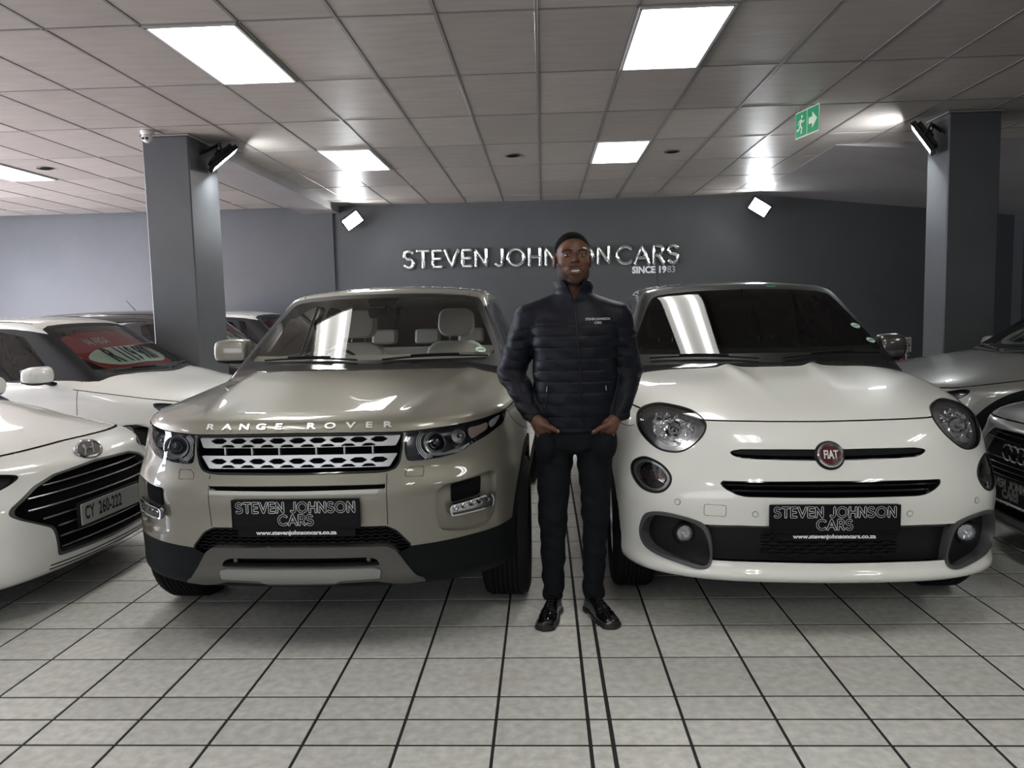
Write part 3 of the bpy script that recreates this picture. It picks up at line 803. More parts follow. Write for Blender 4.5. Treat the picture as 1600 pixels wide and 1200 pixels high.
def build_evoque():
    f = ev; pos = EV_POS
    root = empty('car', (pos[0], pos[1], 0), pos[2], label='champagne gold luxury SUV with silver honeycomb grille, left of the standing man', cat='car')
    gold = paint('champagne metallic paint', (.235, .224, .185), metal=.65, rough=.44)
    B, GB = M['black'], M['gloss_black']
    xs = np.arange(-1, 1.001, .0125); ys = np.concatenate([np.arange(-.06, 1.25, .0135), np.arange(1.25, 2.3, .025), np.arange(2.3, 4.46, .05)]); zs = np.arange(.12, 1.72, .0135)
    S = Shell(f, xs, ys, zs, it=2)
    V = lambda: S.V
    # --- outlines (u, z)
    lamp = smooth_loop([(.43, .968), (.50, .974), (.635, .979), (.72, .983), (.82, .989), (.925, .998), (1.02, 1.007), (.965, .958), (.888, .936), (.80, .911), (.724, .893), (.67, .872), (.62, .862), (.53, .853), (.44, .851), (.425, .862), (.42, .90)], 4, sharp=(0, 6))
    grille = round_poly(half([(0, .974), (.25, .973), (.445, .970), (.440, .90), (.43, .848), (.412, .822), (.375, .811), (.33, .808), (0, .806)]), .01, 3)
    mesh_o = round_poly(half([(0, .590), (.37, .588), (.412, .567), (.44, .535), (.474, .496), (.42, .47), (.30, .48), (0, .48)]), .008, 3)
    skid_o = round_poly(half([(0, .507), (.37, .503), (.402, .485), (.425, .45), (.455, .40), (.485, .362), (.525, .342), (.43, .337), (.385, .342), (.32, .356), (.16, .352), (.14, .345), (0, .345)]), .008, 3)
    slot_o = round_poly(half([(0, .459), (.29, .459), (.325, .448), (.337, .42), (.3, .417), (0, .417)]), .01, 3)
    fog = smooth_loop([(.567, .70), (.60, .742), (.677, .751), (.80, .767), (.856, .765), (.866, .729), (.858, .64), (.85, .585), (.813, .545), (.743, .53), (.63, .54), (.587, .56), (.566, .62)], 4)
    fog_in = round_poly([(.648, .744), (.802, .759), (.794, .672), (.648, .655)], .01)
    drl = round_poly([(.628, .640), (.640, .654), (.831, .674), (.848, .645), (.842, .609), (.636, .603)], .01)
    slot = half([(0, .764), (.373, .764), (.373, .747), (0, .743)])
    def zcl(v):  # paint / cladding boundary
        u = np.abs(v[:, 0])*math.cos(math.radians(20))+v[:, 1]*math.sin(math.radians(20))
        z = np.interp(u, [0, .46, .58, .72, .87, 1.25, 1.4], [.49, .495, .502, .509, .511, .52, .52])
        return np.where(v[:, 1] > 1.0, .40, z)
    # --- windows and lamps come out of the shell first
    ws_o = half([(0, 1.598), (.30, 1.594), (.52, 1.580), (.607, 1.562), (.635, 1.53), (.72, 1.35), (.795, 1.165), (.79, 1.145), (.6, 1.183), (.3, 1.192), (0, 1.194)])
    g = np.maximum(poly_sd(ws_o, V()[:, 0], V()[:, 2]), ev_gh(*V().T)-.004); g = np.maximum(g, V()[:, 1]-2.25)
    ws = S.take(g)
    glass_in = half([(0, 1.572), (.30, 1.568), (.50, 1.555), (.575, 1.54), (.60, 1.51), (.69, 1.33), (.742, 1.225), (.70, 1.205), (.4, 1.207), (0, 1.210)])
    g = poly_sd(round_poly(glass_in, .03), ws[0][:, 0], ws[0][:, 2])
    (v1, t1), (v2, t2) = clip(ws[0], ws[1], g)
    gl = glass('windscreen glass', (.95, .97, .95), 1.5)
    skin('windscreen', f, (v1, t1), gl, root); tag(skin('windscreen_border', f, (v2, t2), B, root), 'black windscreen border')
    swin = [round_poly([(1.72, 1.12), (2.72, 1.13), (2.74, 1.525), (2.5, 1.535), (2.15, 1.47)], .04), round_poly([(2.80, 1.13), (3.62, 1.17), (3.60, 1.44), (3.3, 1.50), (2.82, 1.53)], .04)]
    sg = glass('side glass', (.85, .88, .86), 1.5)
    for side in (-1, 1):
        for P in swin:
            g = np.maximum(poly_sd(P, V()[:, 1], V()[:, 2]), -side*V()[:, 0]+.3)
            skin('side_window', f, S.take(g), sg, root)
    lamps = {}
    for side in (-1, 1): lamps[side] = S.take(region(V(), lamp, 35, side, 1.0))
    S.take(region(V(), grille)); S.take(region(V(), mesh_o)); S.take(region(V(), slot, 0, 0, .3))
    for side in (-1, 1): S.take(region(V(), fog, 20, side, .6))
    # --- roof, pillars, cladding, bonnet, bumper
    v = V(); g = np.maximum(np.maximum(ev_gh(*v.T)-.006, 1.10-v[:, 2]), v[:, 2]-(EV_R(v[:, 1])-.105))
    pil = S.take(g)
    skin('pillar_trim', f, pil, GB, root)
    v = V(); rf = S.take(np.maximum(-(v[:, 2]-1.40), 0*v[:, 2]-1)); 
    skin('roof', f, rf, gold, root)
    for s_ in (-1, 1): roof_channel(root, f, s_*.545, 1.99, 4.0)
    v = V(); cl = v[:, 2]-zcl(v)
    for ya in EV_AX: cl = np.minimum(cl, np.where(np.abs(v[:, 0]) > .6, np.sqrt((v[:, 1]-ya)**2+(v[:, 2]-EV_AZ)**2)-.47, 1))
    cl = np.maximum(cl, -1+0*cl)
    cp = S.take(cl)
    u, z = uz(cp[0]); (v1, t1), (v2, t2) = clip(cp[0], cp[1], np.maximum(poly_sd(skid_o, u, z), cp[0][:, 1]-.5))
    skin('lower_cladding', f, (v2, t2), M['cladding'], root)
    # bonnet: everything above the shut line, ahead of the cowl
    def zl(v):
        u = np.abs(v[:, 0])*math.cos(math.radians(35))+v[:, 1]*math.sin(math.radians(35))
        return np.interp(u, [0, .43, .635, .72, .82, .925, 1.02, 1.6], [.976, .971, .981, .985, .991, 1.0, 1.009, 1.055])
    def ycowl(v): return np.interp(np.abs(v[:, 0]), [0, .3, .5, .62, .76, .9], [1.20, 1.212, 1.25, 1.29, 1.355, 1.45])
    v = V(); skin('bonnet', f, S.take(np.maximum(zl(v)+.0025-v[:, 2], v[:, 1]-ycowl(v))), gold, root)
    v = V(); skin('bonnet_gap', f, S.take(np.maximum(np.maximum(zl(v)-.0025-v[:, 2], v[:, 1]-ycowl(v)), v[:, 2]-zl(v)-.01)), M['void'], root, off=-.008)
    v = V(); tag(skin('cowl', f, S.take(np.maximum(np.maximum(1.08-v[:, 2], np.abs(v[:, 0])-.80), v[:, 1]-1.6)), B, root, off=-.006), kind='stuff')
    for s_ in (-1, 1):
        seam_line(root, f, [(1.015, 1.0), (1.06, .955), (1.16, .90), (1.34, .845)], 35, s_)
        seam_line(root, f, [(s_*.376, .806), (s_*.376, .70), (s_*.374, .592)])
    v = V(); g = np.maximum(v[:, 1]-.86, -1)
    skin('front_bumper', f, S.take(g), gold, root); skin('body', f, compact(S.V, S.T), gold, root)
    # --- dark cavities behind the openings
    pg = dict(t0=-.75)
    patch('grille_cavity', f, grille, M['void'], root, step=.03, off=-.07)
    o = patch('grille_surround', f, grille, GB, root, step=.01, off=0, rim=.07, holes=[round_poly(half([(0, .966), (.25, .965), (.436, .962), (.431, .90), (.421, .85), (.405, .829), (.37, .819), (0, .814)]), .008, 3)])
    patch('lower_grille_cavity', f, mesh_o, M['void'], root, step=.03, off=-.06)
    patch('lower_grille_rim', f, mesh_o, B, root, step=.012, rim=.06, holes=[mesh_o*np.array([.985, 1])+np.array([0, 0])-np.array([0, 0.004])])
    mb = MB()
    for k in range(7):
        z = .488+k*.0145
        xs_ = [x for x in np.arange(-.46, .461, .02) if abs(x) < .475-(z-.49)*.9]
        P = on_surface(f, [(x, z+.0035*(1 if (i+k) % 2 else -1)) for i, x in enumerate(xs_)])
        mb.tube(P+np.array([0, .02, 0]), .0022, n=5)
    mb.done('lower_grille_mesh', B, root)
    patch('bumper_slot', f, slot*1.01, M['void'], root, step=.01, off=-.03)
    lip = half([(0, .800), (.374, .799), (.374, .7635), (0, .7635)])
    o = patch('bumper_lip', f, lip, gold, root, step=.012, off=.006, rim=.03)
    # grille bars with honeycomb holes
    m_bar = mat('silver grille paint', (.42, .43, .43), rough=.34, metal=.6, coat=.2)
    for nm, z0, z1, xe0, xe1 in (('upper', .919, .963, .412, .432), ('lower', .833, .888, .385, .42)):
        H = []
        sp = .0856; zc = z1-.0155-(0 if nm == 'upper' else .010)
        for k in range(-6, 7):
            c = k*sp
            if abs(c) < xe0-.03: H.append(np.array([(c-.038, zc), (c-.016, zc+.0115), (c+.016, zc+.0115), (c+.038, zc), (c+.016, zc-.0115), (c-.016, zc-.0115)]))
            c += sp/2
            if abs(c) < xe0-.035: H.append(np.array([(c-.036, zc-.0265), (c-.015, zc-.0148), (c+.015, zc-.0148), (c+.036, zc-.0265)]))
        out = round_poly(half([(0, z1), (xe1, z1-.002), (xe0, z0), (0, z0)]), .006, 3)
        o = patch('grille_bar', f, out, m_bar, root, step=.0045, off=-.006, rim=.018, holes=H); 
        tag(o, 'silver %s grille bar with diamond openings' % nm)
        tag(patch('grille_backing', f, out, M['void'], root, step=.03, off=-.026), None)
    mb = MB()
    for k in (-4, -2.5, -1, 1, 2.5, 4):
        p = on_surface(f, [(k*.0655*1.2, .904)])[0]; mb.box(p+np.array([0, .02, 0]), (.006, .02, .034))
    mb.done('grille_strut', m_bar, root)
    # lettering on the bonnet lip
    m_rr = mat('bright letter', (.85, .85, .84), rough=.3, metal=.6)
    for ch, x in zip('RANGEROVER', [-.383, -.308, -.232, -.158, -.083, .055, .136, .222, .298, .375]):
        p = on_surface(f, [(x, 1.001)])[0]; R = frame_at(f, p)
        text('letter', ch, m_rr, root, p+R[:, 2]*.003, R=R, size=.038, width=1.6, extrude=.0022, bold=.0011)
    # washer covers
    for s in (-1, 1):
        P = [(s*a, b) for a, b in ((.450, .790), (.452, .812), (.468, .827), (.524, .826), (.524, .787))]
        P = round_poly(P if s > 0 else P[::-1], .006, 4)
        hoop(f, 'washer_cover_gap', P, M['void'], root, w=.0013, lift=-.0002, n=4)
    # --- head lamps
    for side in (-1, 1):
        L = bpy.data.objects.new('head_lamp', None); link(L, root)
        skin('lens', f, lamps[side], M['lens'], L, off=.001)
        patch('housing', f, lamp, mat('lamp housing', (.14, .14, .145), rough=.22, metal=.8), L, 35, side, step=.012, off=-.075)
        patch('housing_rim', f, lamp, GB, L, 35, side, step=.01, off=-.001, rim=.075, holes=[lamp+(lamp.mean(0)-lamp)*.035])
        def P35(u, z, dep):
            p = on_surface(f, [(u, z)], 35, side)[0]; return p+np.array([-side*.35, .94, 0])*dep
        Rl = rotm(0, 0, -side*.25)
        for (u, z, dep, r, nm) in ((.55, .912, .028, .050, 'projector'), (.665, .931, .02, .030, 'high_beam')):
            c = P35(u, z, dep)
            q = MB().lathe([(r, -.004), (r*.97, .004), (r*.80, .012), (r*.72, .030)], c, axis=1, n=28, R=Rl).done(nm+'_bezel', M['reflector'], L)
            if nm == 'projector':
                MB().lathe([(r*.72, .03), (r*.62, .004), (r*.58, .008), (r*.58, .03)], c, axis=1, n=28, R=Rl).done('ring', GB, L)
                MB().lathe([(0, -.012), (r*.25, -.009), (r*.45, 0), (r*.58, .012), (r*.58, .02)], c, axis=1, n=24, R=Rl).done('projector_eye', mat('projector eye', (.02, .025, .03), rough=.05, coat=1), L)
            else:
                MB().lathe([(0, .03), (r*.5, .022), (r*.75, .012), (r*.72, .03)], c, axis=1, n=20, R=Rl).done('reflector', M['reflector'], L)
                MB().lathe([(0, .0), (r*.3, .004), (r*.35, .02)], c, axis=1, n=14, R=Rl).done('bulb', M['chrome'], L)
        mb = MB()
        for rr in (.062, .070, .078):
            c = P35(.55, .912, .03)
            pts = [c+np.array([side*rr*math.cos(t), 0, rr*math.sin(t)*.95]) for t in np.linspace(math.pi*.75, math.pi*1.45, 14)]
            mb.tube(pts, .0028, n=6)
        mb.done('light_guide', M['reflector'], L)
        patch('indicator', f, smooth_loop([(.735, .962), (.80, .966), (.86, .972), (.855, .945), (.80, .93), (.745, .918)], 3), mat('indicator reflector', (.62, .50, .42), rough=.2, metal=.7), L, 35, side, off=-.022)
        patch('side_reflector', f, smooth_loop([(.875, .974), (.97, .992), (.93, .962), (.88, .947)], 3), M['reflector'], L, 35, side, off=-.018)
        patch('lamp_base', f, smooth_loop([(.46, .88), (.56, .862), (.66, .874), (.74, .9), (.80, .918), (.66, .885), (.56, .872)], 3), M['satin'], L, 35, side, off=-.02)
        # fog recess with daytime lamp
        patch('fog_recess', f, fog, gold, root, 20, side, step=.012, off=-.030, rim=-.029)
        q = patch('fog_intake', f, fog_in, M['void'], root, 20, side, step=.012, off=-.024, rim=.02)
        D = bpy.data.objects.new('daytime_lamp', None); link(D, root)
        patch('lens', f, drl, M['lens'], D, 20, side, off=.004, rim=.02)
        patch('reflector', f, drl, mat('facetted reflector', (.75, .75, .72), rough=.18, metal=.9), D, 20, side, step=.01, off=-.012)
        patch('bezel', f, drl, M['chrome'], D, 20, side, off=.005, rim=.014, holes=[drl+(drl.mean(0)-drl)*np.array([.05, .18])])
        mb = MB()
        for k in range(5):
            p = on_surface(f, [(.66+k*.038, .635+k*.004)], 20, side)[0]; mb.lathe([(.004, .012), (.012, .003), (.014, .0)], p+np.array([0, .002, 0]), axis=1, n=10)
        mb.done('light_cell', M['chrome'], D)
    # --- skid plate
    patch('skid_plate', f, skid_o, mat('grey skid plate', (.10, .097, .090), rough=.42, metal=.5), root, step=.008, off=.014, rim=.06, holes=[slot_o])
    patch('skid_plate_slot', f, slot_o*1.03, M['void'], root, step=.02, off=-.03)
    low = round_poly(half([(0, .414), (.31, .414), (.34, .405), (.335, .372), (.17, .368), (.15, .36), (0, .36)]), .006, 3)
    patch('skid_plate_lip', f, low, mat('light grey skid lip', (.22, .22, .21), rough=.36, metal=.6), root, step=.008, off=.028, rim=.02)
    for s_ in (-1, 1):
        q = on_surface(f, [(s_*.285, .440)])[0]
        MB().lathe([(0, -.004), (.009, -.003), (.011, .004), (.011, .02)], q+np.array([0, .012, 0]), axis=1, n=14).done('towing_eye', M['warm_grey'], root)
    q = on_surface(f, [(-.118, .497)])[0]; MB().box(q+np.array([0, -.004, 0]), (.034, .003, .009), R=rotm(0, .6, 0)).done('green_tag', mat('green tag', (.05, .30, .18), rough=.4), root)
    # --- show plate
    p = on_surface(f, [(.0, .651)])[0]
    show_plate(root, p+np.array([0, -.016, 0]), np.array([[1, 0, 0], [0, 0, -1], [0, 1, 0]]).astype(float), .535, .124)
    # --- wheels
    for side in (-1, 1):
        for ya in EV_AX: wheel('wheel', root, side*.825, ya, EV_AZ, .235, side, .235, rimm=M['satin'])
    # --- mirrors
    for side in (-1, 1):
        mr_ = bpy.data.objects.new('door_mirror', None); link(mr_, root); mr_.location = (side*.965, 1.80, 1.250)
        def mf(x, y, z):
            return smax(smax(np.abs(x)-.108, np.abs(z)-.078+.25*np.maximum(0, side*x-.03)**1*.6, .05), smax(-y-.085+1.1*x*x+2*z*z, y-.045, .03), .04)
        a = np.arange(-.16, .161, .012); vv, tt = surface_net(mf, a, np.arange(-.13, .08, .012), np.arange(-.12, .121, .012)); vv = pull(mf, vv)
        (v1, t1), (v2, t2) = clip(vv, tt, vv[:, 2]+.046-.1*vv[:, 1])
        skin('mirror_cap', mf, (v2, t2), gold, mr_); skin('mirror_base', mf, (v1, t1), B, mr_)
        MB().tube([(-side*.09, .0, -.06), (-side*.15, -.02, -.085), (-side*.20, -.04, -.10)], [.035, .03, .028], n=10, flat=.6).done('mirror_arm', B, mr_)
        MB().prism(round_poly([(-.09, -.058), (.09, -.058), (.09, .058), (-.09, .058)], .02), .046, .050, lambda a_, b_, h: (a_, h, b_)).done('mirror_glass', M['chrome'], mr_)
    # --- wipers
    for (x0, y0, x1, y1) in ((-.60, 1.30, -.02, 1.20), (.12, 1.22, .70, 1.33)):
        mb = MB(); P = []
        for t in np.linspace(0, 1, 12):
            x = x0+(x1-x0)*t; zz = 1.205+.012*math.sin(t*3.1); P.append((x, zz))
        Q = on_surface(f, P, t1=1.6)
        mb.tube(Q+np.array([0, -.012, .008]), .006, n=6).tube(Q[3:9]+np.array([0, -.02, .018]), .005, n=6)
        mb.done('wiper', B, root)
    # --- cabin
    beige = mat('beige leather', (.74, .71, .63), rough=.5); dark = mat('dark cabin plastic', (.03, .03, .032), rough=.6); lin = mat('headlining', (.55, .53, .48), rough=.8)
    for x in (-.37, .37): seat(root, x, 2.50, .545, beige)
    bs = bpy.data.objects.new('rear_seat', None); link(bs, root); bs.location = (0, 3.45, .56)
    o = MB().prism(round_poly([(-.62, 0), (.62, 0), (.62, .55), (.58, .6), (-.58, .6), (-.62, .55)], .04), -.08, .06, lambda a_, b_, h: (a_, b_*.3+h, .05+b_*.95)).done('backrest', beige, bs); o.modifiers.new('b', 'BEVEL').width = .02
    for x in (-.38, 0, .38):
        o = MB().prism(round_poly([(x-.11, .63), (x+.11, .63), (x+.11, .76), (x-.11, .76)], .03), -.05, .04, lambda a_, b_, h: (a_, b_*.3+h, .05+b_*.95)).done('headrest', beige, bs); o.modifiers.new('b', 'BEVEL').width = .02
    MB().box((0, 2.5, .42), (1.5, 2.6, .06)).done('cabin_floor', dark, root)
    MB().prism(round_poly([(1.36, 1.12), (1.55, 1.145), (1.85, 1.13), (1.95, 1.05), (1.9, .75), (1.36, .75)], .04), -.72, .72, lambda a_, b_, h: (h, a_, b_)).done('dashboard', dark, root)
    w_ = MB().lathe([(.175, .0), (.185, .012), (.195, .0), (.185, -.012), (.175, 0)], (0, 0, 0), axis=1, n=32, R=rotm(-.35, 0, 0)).done('steering_wheel', dark, root, loc=(-.37, 2.02, 1.06))
    MB().prism(round_poly([(-.12, -.035), (.12, -.035), (.13, .03), (-.13, .03)], .02), 0, .03, lambda a_, b_, h: (a_, h, b_)).tube([(0, 0, .02), (0, -.05, .10)], .012).done('cabin_mirror', dark, root, loc=(0, 1.98, 1.475))
    patch('sensor_cover', f, round_poly([(-.11, 1.592), (.11, 1.592), (.075, 1.535), (-.075, 1.535)], .015), B, root, step=.02, off=-.012, rim=.01, t0=.5)
    for side in (-1, 1):
        MB().box((side*.74, 2.7, .80), (.06, 1.9, .62), bev=.03).done('door_card', beige, root)
    # inner lining of roof and pillars
    fi = lambda x, y, z: ev_gh(x, y, z)+.035
    vv, tt = surface_net(fi, np.arange(-.9, .91, .04), np.arange(1.0, 4.4, .05), np.arange(1.04, 1.7, .03))
    g = np.maximum(poly_sd(glass_in*1.02, vv[:, 0], vv[:, 2]), vv[:, 1]-2.4); _, (vv, tt) = clip(vv, tt, g)
    for P in swin: _, (vv, tt) = clip(vv, tt, poly_sd(P, vv[:, 1], vv[:, 2]))
    _, (vv, tt) = clip(vv, tt, vv[:, 2]-1.10)
    vv, tt = compact(vv, tt); mesh('headlining', vv, tt[:, ::-1], lin, root)
    # sticker on the windscreen
    st_ = on_surface(f, [(.655, 1.245)], t1=1.8)[0]; R = frame_at(ev_gh, st_)
    mb = MB().prism([(.032*math.cos(t), .026*math.sin(t)) for t in np.linspace(0, 2*math.pi, 24, endpoint=False)], .001, .002, lambda a_, b_, h: tuple(R@np.array([a_, b_, h])))
    q = mb.done('licence_disc', mat('pale green disc', (.45, .58, .50), rough=.6), root, loc=st_)
    MB().box((0, 0, .0025), (.04, .006, .001), R=None).done('disc_print', B, root, loc=st_).rotation_euler = mathutils.Matrix([list(map(float, r_)) for r_ in R]).to_euler()
    return root
build_evoque()
# ---------------------------------------------------------------- the white crossover: its surface
FI_POS = (1.195, 3.17, math.radians(-1.5))
_fx = [0, .3, .5, .63, .73, .80, .86, .92]
_fp = np.array([0, .014, .05, .105, .18, .275, .43, .75])
_fu = np.array([0, .0, .01, .03, .05, .07, .08, .08])
def _frow(o, k=1., u=0.): return list(o+_fp*k+_fu*u)
FI_F = Tab([.10, .18, .25, .29, .34, .44, .54, .62, .70, .78, .86, .93, .98, 1.04], _fx,
           [_frow(.75), _frow(.45), _frow(.16), _frow(.04), _frow(.035), _frow(.035), _frow(.028), _frow(.022), _frow(.032, 1, .3), _frow(.062, 1, .6), _frow(.095, 1, .8), _frow(.14, 1, 1), _frow(.215, 1, 1.1), _frow(.42, 1, 1.1)])
FI_W = Tab([-.2, .45, .9, 1.4, 2.2, 3.0, 3.6, 4.2], [.1, .3, .5, .7, .85, 1.0, 1.2],
           [[.80, .84, .86, .87, .86, .82, .74], [.83, .87, .885, .89, .88, .85, .76], [.86, .885, .896, .898, .89, .86, .77], [.85, .875, .885, .89, .885, .86, .78],
            [.84, .87, .88, .89, .885, .86, .77], [.85, .88, .895, .90, .895, .87, .78], [.84, .87, .885, .89, .88, .85, .75], [.76, .79, .80, .80, .78, .74, .65]])
FI_T = Tab([.05, .2, .35, .55, .8, 1.1, 1.5, 2.2, 3.2, 4.3], [0, .35, .55, .7, .8, .88, .98],
           [[.90, .895, .885, .875, .865, .84, .80], [.985, .98, .965, .945, .925, .89, .84], [1.035, 1.03, 1.01, .985, .96, .92, .86], [1.075, 1.07, 1.05, 1.02, .99, .945, .88],
            [1.11, 1.105, 1.09, 1.065, 1.035, .985, .90], [1.145, 1.14, 1.125, 1.10, 1.07, 1.015, .93], [1.17, 1.17, 1.15, 1.11, 1.07, 1.01, .94], [1.15, 1.15, 1.14, 1.12, 1.08, 1.02, .95], [1.17, 1.17, 1.16, 1.14, 1.10, 1.04, .96], [1.12, 1.12, 1.12, 1.10, 1.06, 1.0, .9]])
FI_R = Curve([1.4, 1.72, 2.0, 2.5, 3.1, 3.7, 4.1], [1.46, 1.582, 1.622, 1.642, 1.63, 1.57, 1.49])
FI_AX = (.865, 3.435); FI_AZ = .345
def fi_low(x, y, z):
    a = np.abs(x)
    front = FI_F.surf(z, x, y, -1)
    side = a-FI_W(y, z)+.005
    xc = .135+.12*(y-.3)
    rid = .012*np.exp(-((a-xc)/.04)**2)*sstep(.22, .5, y)-.006*sstep(0, .2, a-xc)*sstep(.2, .4, y)
    top = z-FI_T(y, x)-rid
    b = smax(front, top, .07)
    b = smax(b, side, .12)
    b = smax(b, y-4.26+.05*a*a, .12)
    return smax(b, .165-z+0*y, .05)
def fi_gh(x, y, z):
    a = np.abs(x)
    ws = (1.03+(z-1.14)*1.62+.42*x*x*(1-.45*(z-1.14))-y)/1.9
    roof = z-(FI_R(y)-.075*x*x-.10*x**4)
    side = (a-(.80-.40*(z-1.08)-.08*sstep(2.6, 4.2, y)))/1.08
    g = smax(ws, roof, .06); g = smax(g, side, .09)
    g = smax(g, (y-(4.18-.45*(z-1.05)))/1.1, .10)
    return smax(g, .9-z+0*y, .05)
def fi(x, y, z):
    b = smin(fi_low(x, y, z), fi_gh(x, y, z), .02)
    for ya in FI_AX:
        c = .375-np.sqrt((y-ya)**2+(z-FI_AZ)**2)
        b = smax(b, np.minimum(c+0*x, np.abs(x)-.58), .012)
    return b
def mirror_unit(root, f, side, loc, cap, base, sx=.125, sz=.078, rounder=.05, yaw=0.):
    mr_ = bpy.data.objects.new('door_mirror', None); link(mr_, root); mr_.location = loc
    def mf(x, y, z):
        return smax(smax(np.abs(x)-sx, np.abs(z)-sz+.15*np.maximum(0, side*x-.03), rounder), smax(-y-.085+1.3*x*x+3*z*z, y-.045, .03), .05)
    a = np.arange(-sx-.035, sx+.036, .012); vv, tt = surface_net(mf, a, np.arange(-.13, .08, .012), np.arange(-sz-.04, sz+.041, .012)); vv = pull(mf, vv)
    (v1, t1), (v2, t2) = clip(vv, tt, vv[:, 2]+sz*.6-.1*vv[:, 1])
    skin('mirror_cap', mf, (v2, t2), cap, mr_); skin('mirror_base', mf, (v1, t1), base, mr_)
    MB().tube([(-side*sx*.7, .0, -sz*.75), (-side*sx*1.2, -.02, -sz*1.05), (-side*(sx+.07), -.03, -sz*1.25)], [.035, .03, .028], n=10, flat=.6).done('mirror_arm', M['black'], mr_)
    MB().prism(round_poly([(-sx*.84, -sz*.75), (sx*.84, -sz*.75), (sx*.84, sz*.75), (-sx*.84, sz*.75)], .02), .046, .050, lambda a_, b_, h: (a_, h, b_)).done('mirror_glass', M['chrome'], mr_)
    return mr_
def wipers(root, f, specs, t1=1.6):
    for (x0, z0, x1, z1) in specs:
        P = [(x0+(x1-x0)*t, z0+(z1-z0)*t+.012*math.sin(t*3.1)) for t in np.linspace(0, 1, 12)]
        Q = on_surface(f, P, t1=t1)
        MB().tube(Q+np.array([0, -.012, .008]), .006, n=6).tube(Q[3:9]+np.array([0, -.02, .018]), .005, n=6).done('wiper', M['black'], root)
def lining(root, gh, glass_in, swin, z0, mt, box, yfront, off=.035):
    fi_ = lambda x, y, z: gh(x, y, z)+off
    vv, tt = surface_net(fi_, np.arange(-.9, .91, .04), np.arange(*box), np.arange(z0-.06, 1.72, .03))
    g = np.maximum(poly_sd(glass_in*1.02, vv[:, 0], vv[:, 2]), vv[:, 1]-yfront); _, (vv, tt) = clip(vv, tt, g)
    for P in swin: _, (vv, tt) = clip(vv, tt, poly_sd(P, vv[:, 1], vv[:, 2]))
    _, (vv, tt) = clip(vv, tt, vv[:, 2]-z0)
    vv, tt = compact(vv, tt); return mesh('headlining', vv, tt[:, ::-1], mt, root)
def sticker(root, f, gh, u, z, w_, h_, col):
    p = on_surface(f, [(u, z)], t1=1.9)[0]; R = frame_at(gh, p)
    MB().prism([(w_*math.cos(t), h_*math.sin(t)) for t in np.linspace(0, 2*math.pi, 24, endpoint=False)], .001, .002, lambda a_, b_, h: tuple(R@np.array([a_, b_, h]))).done('licence_disc', mat('pale green disc', col, rough=.6), root, loc=p)
    o = MB().box((0, 0, .0025), (w_*1.2, .005, .001)).done('disc_print', M['black'], root, loc=p); o.rotation_euler = mathutils.Matrix([list(map(float, r_)) for r_ in R]).to_euler()
def emblem(root, loc, R, r, face, ring='chrome', name='emblem'):
    """round badge, R columns right/up/outward"""
    e = bpy.data.objects.new(name, None); link(e, root); e.location = loc; e.rotation_euler = mathutils.Matrix([list(map(float, q)) for q in R]).to_euler()
    MB().lathe([(r*.72, .006), (r*.78, .012), (r*.9, .013), (r, .008), (r, -.01)], n=40).done('ring', M[ring], e)
    MB().lathe([(0, .009), (r*.74, .006), (r*.74, -.01)], n=40).done('face', face, e)
    return e
